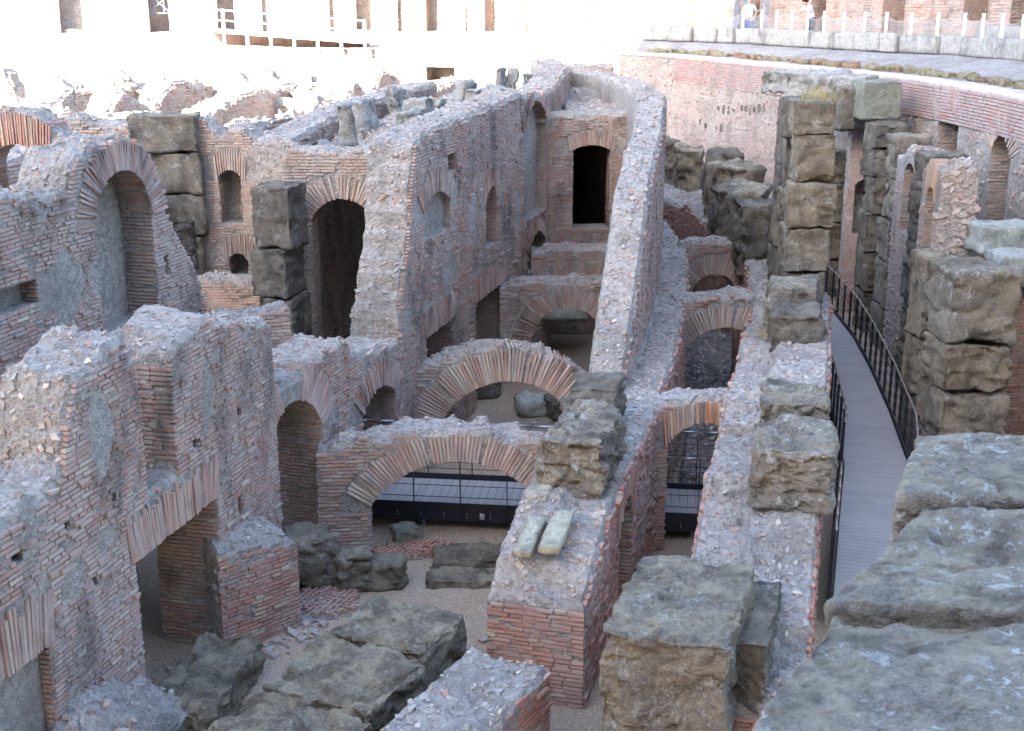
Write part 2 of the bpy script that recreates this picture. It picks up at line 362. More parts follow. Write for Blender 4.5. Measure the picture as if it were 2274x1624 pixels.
def wall(name, label, path, t, top, z0=0., openings=(), cell=.11, nt=None, topback=None, bricks=('front',), bmat='brick_pink', cmat='core', course=.064,
         seed=1, miss=.12, rub=18, rough=.05, limit=300, cat='wall', nmiss=.55, ends=(), parent=None, blen=(.10, .26), rubsize=(.03, .13), topfun=None, patches=(), bite=.0, zb0=None, zbtop=.045, vlimit=120, group=None, back_holes=True, facewarp=.0, endrange=None):
    rng = np.random.default_rng(seed)
    if not isinstance(path, Path): path = Path(path)
    top = np.array(sorted(top)); L = path.L
    nt = nt or max(3, int(round(t/.14)))
    topb = np.array(sorted(topback)) if topback is not None else top
    nfr = (np.arange(nt)+.5)/nt
    def topz(q, fr):
        q = np.asarray(q, float)
        if topfun is not None: return topfun(q, fr)
        a = np.interp(q, top[:, 0], top[:, 1]); b = np.interp(q, topb[:, 0], topb[:, 1]); return a+(b-a)*fr
    ns = max(2, int(round(L/cell))); ds = L/ns
    allz = [topz(np.linspace(0, L, 60), f) for f in (0, .5, 1)]; zmax = max(x.max() for x in allz)+.15
    nz = max(2, int(math.ceil((zmax-z0)/cell))); dz = (zmax-z0)/nz
    S, Z = (np.arange(ns)+.5)*ds, z0+(np.arange(nz)+.5)*dz
    SS, ZZ, FF = np.meshgrid(S, Z, nfr, indexing='ij')
    jag = fbm(np.stack([SS*3, ZZ*0+seed*3.1, FF*t*3], -1), 1.3, 2, seed)*rough*2
    tz = topz(SS, FF)+jag
    solid = ZZ < tz
    if bite:
        bn = fbm(np.stack(np.broadcast_arrays(SS, ZZ, FF*t), -1), 1.7, 3, seed+5); solid &= ~((bn > .32) & (tz-ZZ < bite))
    for o in openings:
        ins = o.inside(SS, ZZ); kd = nt if o.depth is None else max(1, int(round(o.depth/t*nt)))
        ins[:, :, kd:] = False; solid &= ~ins
    # vertex lattice
    sv, zv, nv = np.arange(ns+1)*ds, z0+np.arange(nz+1)*dz, np.arange(nt+1)/nt*t
    QS, QZ, QN = [x.copy() for x in np.meshgrid(sv, zv, nv, indexing='ij')]
    for o in openings:
        kd = nt+1 if o.depth is None else max(1, int(round(o.depth/t*nt)))+1
        a, b = o.snap(QS[:, :, :kd], QZ[:, :, :kd], .62*max(ds, dz)); QS[:, :, :kd], QZ[:, :, :kd] = a, b
    fr = QN/t
    tv = topz(QS, fr)+fbm(np.stack([QS*3, QS*0+seed*3.1, fr*t*3], -1), 1.3, 2, seed)*rough*2
    near = np.abs(QZ-tv) < .55*dz; ok = near.copy()
    for o in openings:
        if o.depth is None: ok &= ~o.inside(QS, QZ, .05)
    QZ = np.where(ok, tv, QZ)
    W = path.world(QS, QZ, QN)
    topw = np.clip(1-(tv-QZ)/.35, 0, 1); amp = .012+rough*.5*topw
    for ax in range(3): W[..., ax] += fbm(W*1., 6., 3, seed*7+ax)*amp
    if facewarp: W[..., :2] += path.at(QS)[2]*(fbm(W, .9, 2, seed+31)*facewarp)[..., None]
    pad = np.zeros((ns+2, nz+2, nt+2), bool); pad[1:-1, 1:-1, 1:-1] = solid
    idx = np.arange((ns+1)*(nz+1)*(nt+1)).reshape(ns+1, nz+1, nt+1)
    quads = []; kinds = []
    def emit(mask, fn, kind):
        i, j, k = np.nonzero(mask)
        if len(i): quads.append(np.stack(fn(i, j, k), 1)); kinds.append(np.full(len(i), kind))
    a = solid & ~pad[1:-1, 1:-1, :-2]; emit(a, lambda i, j, k: (idx[i, j, k], idx[i+1, j, k], idx[i+1, j+1, k], idx[i, j+1, k]), 0)          # front
    a = solid & ~pad[1:-1, 1:-1, 2:]; emit(a, lambda i, j, k: (idx[i, j, k+1], idx[i, j+1, k+1], idx[i+1, j+1, k+1], idx[i+1, j, k+1]), 1)    # back
    a = solid & ~pad[1:-1, 2:, 1:-1]; emit(a, lambda i, j, k: (idx[i, j+1, k], idx[i+1, j+1, k], idx[i+1, j+1, k+1], idx[i, j+1, k+1]), 2)    # up
    a = solid & ~pad[1:-1, :-2, 1:-1]; a[:, 0, :] = False; emit(a, lambda i, j, k: (idx[i, j, k], idx[i, j, k+1], idx[i+1, j, k+1], idx[i+1, j, k]), 3)  # down
    a = solid & ~pad[2:, 1:-1, 1:-1]; emit(a, lambda i, j, k: (idx[i+1, j, k], idx[i+1, j, k+1], idx[i+1, j+1, k+1], idx[i+1, j+1, k]), 4)
    a = solid & ~pad[:-2, 1:-1, 1:-1]; emit(a, lambda i, j, k: (idx[i, j, k], idx[i, j+1, k], idx[i, j+1, k+1], idx[i, j, k+1]), 5)
    F = np.vstack(quads); K = np.concatenate(kinds); Wf = W.reshape(-1, 3)
    # soften the stepped broken surfaces
    QSf, QZf = QS.reshape(-1), QZ.reshape(-1); cs, cz = QSf[F].mean(1), QZf[F].mean(1)
    jam = np.zeros(len(F), bool)
    for o in openings: jam |= o.inside(cs, cz, .12)
    br = ((K == 2) | (K == 4) | (K == 5)) & ~jam & (cs > .02) & (cs < L-.02)
    if br.any() and rough > .03:
        Fb = F[br]; bv = np.unique(Fb); pos = Wf[:, :].copy(); nv_ = len(Wf)
        inb = np.zeros(nv_, bool); inb[bv] = True
        for _ in range(2):
            acc = np.zeros((nv_, 3)); cnt = np.zeros(nv_)
            for a_ in range(4):
                for b_ in ((a_+1) % 4, (a_+3) % 4):
                    np.add.at(acc, Fb[:, a_], pos[Fb[:, b_]]); np.add.at(cnt, Fb[:, a_], 1)
            m_ = cnt > 0; pos[m_] = pos[m_]*.45+acc[m_]/cnt[m_][:, None]*.55
        dsp = fbm(pos[bv], 5., 4, seed+201)*rough*.75+fbm(pos[bv], 14., 2, seed+203)*.02; pos[bv, 2] += dsp; pos[bv, 0] += fbm(pos[bv], 9., 3, seed+205)*rough*.3; pos[bv, 1] += fbm(pos[bv], 9., 3, seed+207)*rough*.3
        Wf = pos
    if parent is None:
        p0 = path.world(np.array([L/2]), np.array([z0]), np.array([t/2]))[0]; root = empty(name, tuple(p0), label, cat, group); root['kind'] = 'thing'
    else: root = parent
    used, inv = np.unique(F.ravel(), return_inverse=True)
    mesh_np('concrete_core', Wf[used], inv.reshape(-1, 4), M[cmat], root, smooth=False)
    # broken surfaces: up faces + ragged ends away from opening jambs
    br = ((K == 2) | (K == 4) | (K == 5)) & ~jam
    for e_ in ends: br &= ~((cs < .06) if e_ == 'start' else (cs > L-.06)) | (K == 2)
    if rub and br.any():
        r = scatter(None, Wf[F[br]], rub, rng, rubsize)
        if r is not None:
            o = boxes_mesh('rubble', r[0], r[1], M['rubble'], root, rng.uniform(0, 1, len(r[0])), .28, rng); o['kind'] = 'stuff'
    # brickwork
    zb = z0 if zb0 is None else zb0
    def face_bricks(side):
        fz = 0. if side == 'front' else 1.; res = []
        ztop = zmax; cnum = int((ztop-zb)/course); q = np.arange(0, L, .03)
        opsel = [o for o in openings if (side == 'front' or o.depth is None)]
        for j in range(cnum):
            zc = zb+(j+.5)*course; wav = fbm(np.stack([q*.5, q*0+zc*.3, q*0], -1), 1, 2, seed+3)*.03
            okk = topz(q, fz)+fbm(np.stack([q*3, q*0+seed*3.1, q*0+fz*t*3], -1), 1.3, 2, seed)*rough*2-zbtop > zc+wav+course*.4
            for o in opsel: okk &= ~o.inside(q, zc+wav, .015, (o.v+.02) if o.ring else 0.)
            for pt in patches:
                okk &= ~pt(q, zc)
            dd = np.diff(np.concatenate([[0], okk.astype(int), [0]])); st, en = np.nonzero(dd == 1)[0], np.nonzero(dd == -1)[0]
            for x0, x1 in zip(st, en):
                a0, a1 = x0*.03, min(L, (x1-1)*.03+.015)
                p = a0-rng.uniform(0, .12) if (a0 < .02) else a0
                while p < a1-.05:
                    l = rng.uniform(*blen)
                    if rng.random() < .12: l *= .5
                    e = min(p+l, a1)
                    if a1-e < .07: e = a1
                    if p >= -.001 or e > .06: res.append((max(p, 0), e, zc))
                    p = e+rng.uniform(.012, .028)
        if not res: return None
        r = np.array(res); s = (r[:, 0]+r[:, 1])/2; l = np.maximum(r[:, 1]-r[:, 0], .03); n = len(r)
        z = r[:, 2]+fbm(np.stack([s*.5, s*0+r[:, 2]*.3, s*0], -1), 1, 2, seed+3)*.03+rng.normal(0, .003, n)
        P = path.world(s, z, s*0+fz*t)
        mn = fbm(P, 1.15, 3, seed+9); ms = fbm(P, 6, 2, seed+19)
        tzz = topz(s, fz); edge = np.clip(1-(tzz-z)/.4, 0, 1)
        keep = (rng.random(n) > miss*.5+edge*.25) & ~((mn > nmiss-.1*edge) & (ms > -.35))
        s, z, l, mn = s[keep], z[keep], l[keep], mn[keep]; n = len(s)
        out = rng.uniform(.008, .023, n)+np.where(rng.random(n) < .07, .03, 0); dp = rng.uniform(.07, .09, n)
        if facewarp:
            Wp = path.world(s, z, s*0+fz*t); wv = fbm(Wp, .9, 2, seed+31)*facewarp*(1 if side == 'front' else -1)
        else: wv = 0
        nc = (dp/2-out-wv) if side == 'front' else t-(dp/2-out-wv)
        return frame_boxes(path, s, z, nc, rng.normal(0, .006, n), l, rng.uniform(.038, .047, n)*course/.064, dp)
    Cs, As, Ms = [], [], []
    vm = [M[bmat]]
    for sd_ in bricks:
        r = face_bricks(sd_)
        if r is not None: Cs.append(r[0]); As.append(r[1])
    # jamb bricks on the sides of openings
    for o in openings:
        dep = t if o.depth is None else o.depth
        zz = np.arange(max(o.z0, zb)+course/2, o.zs-.03, course)
        for sg, s_ in ((1, o.s0), (-1, o.s1)):
            if s_ < .05 or s_ > L-.05: continue
            rows = []
            for zc in zz:
                if topz(np.array([s_-sg*.1]), .5)[0] < zc+.05: continue
                p = rng.uniform(-.02, .03)
                while p < dep-.06:
                    l = min(rng.uniform(.12, .3), dep-p); rows.append((zc, p+l/2, l)); p += l+rng.uniform(.015, .025)
            if rows:
                rw = np.array(rows); rw = rw[rng.random(len(rw)) > miss*.6]; n = len(rw)
                if n:
                    C, A = frame_boxes(path, np.full(n, s_)+sg*(rng.uniform(.010, .03, n)-.035), rw[:, 0]+rng.normal(0, .003, n), rw[:, 1], np.zeros(n), np.full(n, .07), np.full(n, .043)*course/.064, rw[:, 2])
                    A = A[:, [2, 1, 0]]; Cs.append(C); As.append(A)
    for e in ends:
        s_ = 0. if e == 'start' else L; sg = -1 if e == 'start' else 1; rows = []
        lo, hi = endrange if endrange else (zb, 99)
        for zc in np.arange(max(zb, lo)+course/2, min(zmax, hi), course):
            p = 0
            while p < t-.05:
                l = min(rng.uniform(.14, .32), t-p); f = (p+l/2)/t
                if topz(np.array([s_-sg*.06]), f)[0]-zbtop > zc+.04 and not any(o.inside(np.array([s_]), np.array([zc]))[0] for o in openings): rows.append((zc, p+l/2, l))
                p += l+rng.uniform(.012, .022)
        if rows:
            rw = np.array(rows); rw = rw[rng.random(len(rw)) > miss*.5]; n = len(rw)
            C, A = frame_boxes(path, np.full(n, s_)+sg*(rng.uniform(.010, .032, n)-.035), rw[:, 0]+rng.normal(0, .003, n), rw[:, 1], np.zeros(n), np.full(n, .07), np.full(n, .043)*course/.064, rw[:, 2])
            A = A[:, [2, 1, 0]]; Cs.append(C); As.append(A)
    if Cs:
        C, A = np.vstack(Cs), np.vstack(As); put_pieces('brick', C, A, vm, np.zeros(len(C), int), root, rng, limit, 'brickwork', rng.uniform(0, 1, len(C)))
    # voussoirs
    for o in openings:
        if not o.ring: continue
        dep = (t if o.depth is None else o.depth); step = course*.98; mt = [M[o.vmat or bmat]]
        for side in bricks:
            if side == 'back' and o.depth is not None: continue
            dd = min(dep, .45)
            if o.kind == 'arch' and o.a < .62:
                hw = o.a+.1; n = max(3, int(2*hw/(step*.8))); x = ((np.arange(n)+.5)/n*2-1)*hw
                zi = np.where(np.abs(x) < o.a, o.zc+np.sqrt(np.maximum(o.R**2-x**2, 0)), o.zs-.02); zi = np.maximum(zi, o.zs-.02); zo = o.crown+o.v*(1-.45*(x/hw)**2)*rng.uniform(.93, 1.03, n)
                ln = np.maximum(zo-zi, .06); tl = x/hw*.1; q, z, ang = o.m+x+np.tan(tl)*ln/2, (zi+zo)/2, math.pi/2-tl; wd = np.full(n, step*.68)
            elif o.kind == 'arch':
                al = math.asin(min(1, o.a/o.R)) if o.zs > o.zc else math.pi/2
                n = max(3, int(2*al*(o.R+o.v*.3)/step)); th = (np.arange(n)+.5)/n*2*al-al
                ln = o.v*rng.uniform(.86, 1.06, n); rr = o.R+ln/2-.012
                q, z, ang = o.m+np.sin(th)*rr, o.zc+np.cos(th)*rr, math.pi/2-th
                wd = np.full(n, step*.84)
            else:
                n = max(3, int((o.a*2+.16)/step)); x = ((np.arange(n)+.5)/n*2-1)*(o.a+.08); ln = o.v*rng.uniform(.8, 1.04, n)
                tl = x/max(o.a, .3)*.16; q, z, ang = o.m+x+np.tan(tl)*ln/2, o.crown+ln/2-.012, math.pi/2-tl; wd = np.full(n, step*.82)
            kp = (rng.random(n) > .04) & (topz(q, 0 if side == 'front' else 1) > z+ln*.36)
            q, z, ang, ln, wd = q[kp], z[kp], ang[kp], ln[kp], wd[kp]; n = len(q)
            if n == 0: continue
            outv = rng.uniform(.012, .04, n); nc = dd/2-outv if side == 'front' else t-(dd/2-outv)
            C, A = frame_boxes(path, q, z, nc, ang, ln, wd, np.full(n, dd)); put_pieces('voussoir_brick', C, A, mt, np.zeros(n, int), root, rng, vlimit, 'voussoirs', rng.uniform(0, 1, n), .04, 6)
            if dd < dep-.1 and side == 'front':       # the rest of the vault soffit behind the front ring
                nn = n; C, A = frame_boxes(path, q, z, np.full(nn, (dd+dep)/2+.02), ang, ln, wd, np.full(nn, dep-dd-.02))
                ob = boxes_mesh('soffit_bricks', C, A, mt[0], root, rng.uniform(0, 1, nn), .05, rng); ob['kind'] = 'stuff'
    return root
def skin(path, n0, s0, s1, zlo, zhi, parent, mat, seed, course=.064, limit=250, blen=(.10, .26), miss=.1, nmiss=.5):
    """courses of brick on a plane n0 inside the path"""
    rng = np.random.default_rng(seed); rows = []
    zt = max(float(np.max(zhi(np.linspace(s0, s1, 60)))), 0)
    for zc in np.arange(float(np.min(zlo(np.linspace(s0, s1, 60))))+course/2, zt, course):
        p = s0+rng.uniform(0, .15)
        while p < s1:
            l = rng.uniform(*blen); m = p+l/2
            if zlo(np.array([m]))[0] < zc-.02 and zhi(np.array([p]))[0] > zc+.05 and zhi(np.array([p+l]))[0] > zc+.05: rows.append((m, zc, l))
            p += l+rng.uniform(.012, .026)
    r = np.array(rows); P = path.world(r[:, 0], r[:, 1], r[:, 0]*0+n0); r = r[(rng.random(len(r)) > miss*.5) & ~((fbm(P, 1.15, 3, seed) > nmiss) & (fbm(P, 6, 2, seed+1) > -.35))]; n = len(r)
    C, A = frame_boxes(path, r[:, 0], r[:, 1]+fbm(np.stack([r[:, 0]*.5, r[:, 1]*.3, r[:, 0]*0], -1), 1, 2, seed+3)*.03, n0+.04-rng.uniform(.012, .034, n), rng.normal(0, .006, n), r[:, 2], np.full(n, .043)*course/.064, np.full(n, .08))
    put_pieces('brick', C, A, [M[mat]], np.zeros(n, int), parent, rng, limit, 'brickwork', rng.uniform(0, 1, n))
def end_skin(path, s, sg, n0, n1, zlo, zhi, parent, mat, seed, course=.064, limit=150):
    rng = np.random.default_rng(seed); rows = []
    for zc in np.arange(zlo+course/2, zhi, course):
        p = n0
        while p < n1-.05:
            l = min(rng.uniform(.14, .32), n1-p); rows.append((zc, p+l/2, l)); p += l+rng.uniform(.012, .022)
    rw = np.array(rows); rw = rw[rng.random(len(rw)) > .06]; n = len(rw)
    C, A = frame_boxes(path, np.full(n, s)+sg*(rng.uniform(.010, .032, n)-.035), rw[:, 0]+rng.normal(0, .004, n), rw[:, 1], np.zeros(n), np.full(n, .07), np.full(n, .043)*course/.064, rw[:, 2])
    put_pieces('brick', C, A[:, [2, 1, 0]], [M[mat]], np.zeros(n, int), parent, rng, limit, 'brickwork', rng.uniform(0, 1, n))
def rect_patch(path, pts):
    q = [path.face(u, v) for u, v in pts]; s0, s1 = min(a for a, b in q), max(a for a, b in q); z0, z1 = min(b for a, b in q), max(b for a, b in q)
    return lambda s, z: (s > s0+.04*np.sin(z*31)) & (s < s1+.05*np.sin(z*23+1)) & (z > z0) & (z < z1)
def ell_patch(path, c, r, seed=0):
    s0, z0 = path.face(*c)
    return lambda s, z: ((s-s0)/r[0])**2+((z-z0)/r[1])**2+.35*np.sin(s*9+seed)*np.sin(z*8+seed*2) < 1
# ------------------------------------------------------------------ stone blocks
def block_mesh(size, n=14, rnd=.12, amp=.05, seed=0, dents=0, freq=1.6, taper=0., fine=1.):
    rnd *= .5; sx, sy, sz = size; lo = np.linspace(-1, 1, n+1); V = []; F = []; k = 0
    cnt = [max(3, int(round(n*s/max(size)))) for s in size]
    for ax in range(3):
        a, b = [(1, 2), (2, 0), (0, 1)][ax]
        for sg in (-1, 1):
            ga, gb = np.linspace(-1, 1, cnt[a]+1), np.linspace(-1, 1, cnt[b]+1); A, B = np.meshgrid(ga, gb, indexing='ij')
            P = np.zeros(A.shape+(3,)); P[..., ax] = sg; P[..., a] = A; P[..., b] = B; V.append(P.reshape(-1, 3))
            ii = np.arange((cnt[a]+1)*(cnt[b]+1)).reshape(cnt[a]+1, cnt[b]+1)+k
            q = np.stack([ii[:-1, :-1], ii[1:, :-1], ii[1:, 1:], ii[:-1, 1:]], -1).reshape(-1, 4); F.append(q if sg > 0 else q[:, ::-1]); k += ii.size
    V = np.vstack(V); F = np.vstack(F); h = np.array(size)/2
    key = np.round(V*1e5).astype(np.int64); _, first, inv = np.unique(key, axis=0, return_index=True, return_inverse=True); inv = inv.ravel(); V = V[first]; F = inv[F]
    p = V*h; r = rnd*min(size); q = np.clip(p, -(h-r), h-r); d = p-q; ln = np.linalg.norm(d, axis=1)[:, None]; nr = d/np.maximum(ln, 1e-6)
    rg = np.random.default_rng(seed); rr = r*(1+1.1*fbm(p, 2.2/max(min(size), .2), 3, seed+77))[:, None]
    p = np.where(ln > 1e-6, q+nr*np.clip(rr, r*.15, r*1.7), p)
    if taper: p[:, :2] *= (1-taper*(p[:, 2:3]/sz+.5))
    nr = np.where(ln > 1e-6, nr, V/np.linalg.norm(V, axis=1)[:, None])
    o = np.array([seed*7.3, seed*3.1, seed*1.7]); f = freq/max(min(size), .25)
    dsp = fbm(p+o, f, 5, seed)*amp*.7+fbm(p+o, f*.45, 2, seed+9)*amp*.45
    rid = 1-np.abs(fbm((p+o)*np.array([1, 1, 1.9]), f*.8, 4, seed+55)); dsp -= np.clip(rid-.84, 0, 1)*amp*4.5
    hi = (.034 if max(cnt) >= 26 else .018)*fine; q_ = fbm(p+o, 8., 4, seed+71); dsp += q_*hi-np.clip(fbm(p+o, 11., 2, seed+73)-.25, 0, 1)*hi*2.2
    dsp += -np.abs(fbm(p+o, f*2.2, 3, seed+3))*amp*.5
    for _ in range(dents):
        c = rg.uniform(-1, 1, 3); m = rg.integers(0, 3); c[m] = np.sign(c[m]); c = c*h; rad = rg.uniform(.1, .28)*min(size)
        dsp -= np.exp(-((p-c)**2).sum(1)/rad**2)*rad*.55
    return p+nr*dsp[:, None], F
def block(name, loc, size, mat, rz=0., parent=None, n=14, rnd=.12, amp=.05, seed=0, label=None, cat=None, group=None, dents=1, tilt=(0, 0), freq=1.6, taper=0., shear=0., fine=1.):
    """loc = centre of the base"""
    V, F = block_mesh(size, n, rnd, amp, seed, dents, freq, taper, fine); V = V+np.array([0, 0, size[2]/2]); V[:, 0] += shear*V[:, 1]
    m = np.array((Matrix.Rotation(rz, 3, 'Z') @ Matrix.Rotation(tilt[0], 3, 'X') @ Matrix.Rotation(tilt[1], 3, 'Y'))); V = V @ m.T
    o = mesh_np(name, V+np.array(loc), F, M[mat], parent, smooth=n < 30, loc=None if parent is not None else loc)
    if label: tag(o, label, cat, group)
    return o
def pillar(name, label, base, zs, size, mat, rz=0, seed=0, cat='pillar', amp=.05, n=12, var=.08, mats=None, rnd=.1, group=None):
    """stack of blocks; zs = joint heights"""
    rg = np.random.default_rng(seed); root = empty(name, (base[0], base[1], zs[0]), label, cat, group)
    for i in range(len(zs)-1):
        s = (size[0]*(1+rg.uniform(-var, var)), size[1]*(1+rg.uniform(-var, var)), zs[i+1]-zs[i]+.015)
        block('stone_block', (base[0]+rg.uniform(-.05, .05), base[1]+rg.uniform(-.04, .04), zs[i]-.01), s, mats[i % len(mats)] if mats else mat, rz+rg.uniform(-.05, .05), root, max(n, 20), rnd, amp*1.5, seed*13+i, dents=3)
    return root
# ================================================================== SETTING
def m_gravel():
    g = NG('pale_gravel'); v = g.vor(42, out='Color'); sep = g.n('ShaderNodeSeparateColor'); g.L(v, sep.inputs[0])
    c = g.ramp(sep.outputs[0], [(0, (.50, .36, .25)), (.25, (.66, .50, .36)), (.5, (.74, .58, .42)), (.7, (.58, .41, .28)), (.85, (.78, .67, .53)), (1, (.62, .44, .31))])
    c = g.mix(g.ramp(g.vor(42), [(.25, 0.), (.6, 1.)]), c, (.38, .27, .19))
    c = g.mix(g.math('MULTIPLY', g.ramp(g.noise(.7, 5, .65), [(.45, 0.), (.66, 1.)]), .5), c, (.46, .38, .31))
    return g.done(c, .95, g.bump(g.math('MULTIPLY', g.vor(42), -1.), 1., .03), .15)
M['gravel'] = m_gravel()
def sheet(name, x0, x1, y0, y1, z, n, mat, amp=.04, seed=0, kind='structure'):
    xs, ys = np.linspace(x0, x1, n[0]+1), np.linspace(y0, y1, n[1]+1); X, Y = np.meshgrid(xs, ys, indexing='ij')
    Z = z+fbm(np.stack([X, Y, X*0], -1), .5, 4, seed)*amp; ii = np.arange(X.size).reshape(X.shape)
    F = np.stack([ii[:-1, :-1], ii[1:, :-1], ii[1:, 1:], ii[:-1, 1:]], -1).reshape(-1, 4)
    o = mesh_np(name, np.stack([X, Y, Z], -1), F, M[mat], None, smooth=True, loc=((x0+x1)/2, (y0+y1)/2, z)); o['kind'] = kind; return o
sheet('ground', -34, 26, 2, 66, 0, (240, 260), 'gravel', .05, 4)

# ---- long wall on the left, near stretch
pa = Path([(-5.95, 10.5), (-4.73, 14.77), (-4.2, 16.96), (-3.68, 18.85)])
F_ = pa.face
sa, sb, sill = F_(318, 1000)[0], F_(386, 920)[0], F_(355, 1078)[1]
t1 = [(0, F_(0, 1150)[1]-.25)]+pa.top([(0, 1147), (95, 1087), (140, 1040), (146, 960), (151, 911), (164, 841), (189, 815), (212, 785), (241, 757), (268, 743)])
t1 += [(sa-.01, F_(300, 800)[1]), (sa, sill), (sb, sill), (sb+.01, F_(372, 789)[1])]
t1 += pa.top([(400, 748), (434, 719), (466, 691)])+[(F_(470, 712)[0]+.02, F_(470, 712)[1])]+pa.top([(520, 708), (575, 712)])
t1 = [q for q in t1 if q[0] <= pa.L]+[(pa.L, F_(578, 725)[1])]
opA = [op(pa, (300, 1245), (478, 1100), (390, 1172), kind='flat', v=.62), op(pa, (-40, 1545), (108, 1432), (50, 1472), kind='flat', v=.7, depth=.12)]
def hole(p, u, v, du=.12, dz=.12, d=.3):
    s, z = p.face(u, v); return Opening(s-du/2, s+du/2, z-dz/2, z+dz/2, z+dz/2, kind='flat', ring=False, depth=d)
opA += [hole(pa, 150, 1170), hole(pa, 252, 1105), hole(pa, 212, 1290), hole(pa, 533, 1122, .14, .3), hole(pa, 40, 1240, .2, .12), hole(pa, 530, 915, .14, .12), hole(pa, 435, 985, .14, .12)]
wall_A = wall('brick_wall', 'ruined pinkish brick wall with two ragged peaks and a flat arch, left foreground', pa, 1.0, t1, openings=opA, cell=.09, bmat='brick_pink', seed=3, rough=.07, rub=42,
    ends=(), patches=(ell_patch(pa, (225, 955), (.24, .5), 1), ell_patch(pa, (460, 870), (.2, .45), 2), ell_patch(pa, (165, 1290), (.28, .22), 3), ell_patch(pa, (240, 1190), (.25, .16), 4)), bricks=('front',), rubsize=(.03, .125), facewarp=.03)
end_skin(pa, sb, -1, 0, 1.0, sill+.1, F_(372, 789)[1]-.15, wall_A, 'brick_pink', 4)
# behind the flat arch: an unseen roof added to darken it, and the inner wall
wall('vault_roof', 'unseen low roof added to darken the space behind the flat arch', [(-6.15, 13.2), (-4.95, 18.6)], 1.7, [(0, 2.75), (5.5, 2.8)], z0=2.42, cell=.16, bricks=(), seed=33, rough=.04, rub=5, cat='roof')
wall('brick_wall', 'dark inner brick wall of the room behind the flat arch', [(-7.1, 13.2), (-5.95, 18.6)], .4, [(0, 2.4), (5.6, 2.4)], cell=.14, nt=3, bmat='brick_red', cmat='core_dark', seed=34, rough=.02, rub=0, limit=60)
# ---- arcade between near wall and the tall block
pb = Path([(-3.68, 18.85), (-2.15, 23.4)])
t2 = pb.top([(592, 812), (600, 835), (622, 862), (646, 849), (693, 803), (766, 751), (776, 772), (800, 784), (840, 775), (873, 761)])
t2 = [(-.1, t2[0][1])]+t2+[(pb.L+.1, t2[-1][1])]
opB = [op(pb, (588, 1030), (713, 935), (668, 882), v=.6), op(pb, (804, 918), (877, 872), (850, 852), v=.5)]
wall('arcade_wall', 'low broken brick arcade with two arches joining the ragged wall to the tall block', pb, 1.0, t2, openings=opB, cell=.09, bmat='brick_pink', seed=5, rough=.06, rub=40, facewarp=.02)
# ---- tall block: long right-hand face
pc = Path([(-2.15, 23.4), (.65, 33.7), (1.35, 36.4), (1.75, 40.), (1.6, 46.)])
t3 = pc.top([(879, 765), (885, 690), (896, 590), (902, 567), (912, 417), (921, 317), (975, 285), (1027, 258), (1100, 232), (1164, 206), (1205, 205), (1225, 200), (1280, 155)])
t3 = [(-.1, t3[0][1]-.3)]+t3
t3 = [q for q in t3 if q[0] < pc.L]+[(pc.L, 7.05)]
opC = [op(pc, (946, 749), (1006, 700), (975, 726), kind='flat', v=.62), op(pc, (1055, 668), (1116, 628), (1085, 648), kind='flat', v=.62),
       op(pc, (1163, 290), (1214, 280), (1190, 225), z0=(1190, 478), v=.35, depth=.3), op(pc, (1172, 560), (1210, 545), (1191, 513), z0=(1190, 592), v=.32),
       op(pc, (1078, 450), (1104, 443), (1092, 413), z0=(1091, 545), v=.4, depth=.32), op(pc, (938, 475), (1000, 445), (968, 425), z0=(970, 520), v=.5, depth=.08, ring=True),
       hole(pc, 1002, 360, .5, .35, .3), hole(pc, 1018, 420, .14, .4, .25), hole(pc, 1125, 580, .15, .12), hole(pc, 932, 720, .12, .5, .2), hole(pc, 1152, 610, .1, .3), hole(pc, 1060, 560, .2, .15)]
wall_B = wall('brick_wall', 'tall weathered brick wall with relieving arches and a tall arched recess', pc, .95, t3, openings=opC, cell=.12, bmat='brick_pink', seed=7, rough=.06, rub=34, miss=.08, nmiss=.62,
    patches=(ell_patch(pc, (1000, 600), (.5, .35), 1), ell_patch(pc, (1050, 480), (.35, .5), 5), ell_patch(pc, (1147, 470), (.25, .6), 2)), facewarp=.04)
# ---- tall block: front with arch, left wall, rubble top
pf = Path([(-4.65, 26.1), (-2.05, 26.0)])
opF = [op(pf, (690, 490), (832, 490), (762, 440), v=.5)]
wall('block_front_wall', 'pale brick front of the tall block with a big round arch', pf, .75, [(0, 6.25), (1.2, 6.2), (3, 6.3)], openings=opF, cell=.1, bmat='brick_pale', seed=9, rub=20, limit=200, ends=('start',))
pl = Path([(-4.55, 26.85), (-2.1, 36.5)])
wall('brick_wall', 'brick side wall seen through the big arch of the tall block', pl, .9, [(0, 6.35), (3, 6.7), (10, 6.9)], cell=.14, bmat='brick_pink', seed=11, rub=24, limit=80, bricks=('front',))
prf = Path([(-2.9, 26.9), (-.2, 36.5)])
def roof_top(q, f): return 6.25+.035*q-.55*np.exp(-((q-.9)**2/.5+((f-.5)*1.7)**2/.45))+0*f
wall('rubble_fill', 'rubble filled top of the tall block with sunken pit', prf, 1.55, [(0, 6.4), (10, 6.6)], z0=5.7, topfun=roof_top, cell=.14, bricks=(), seed=13, rough=.09, rub=40, cat='rubble', rubsize=(.035, .14))
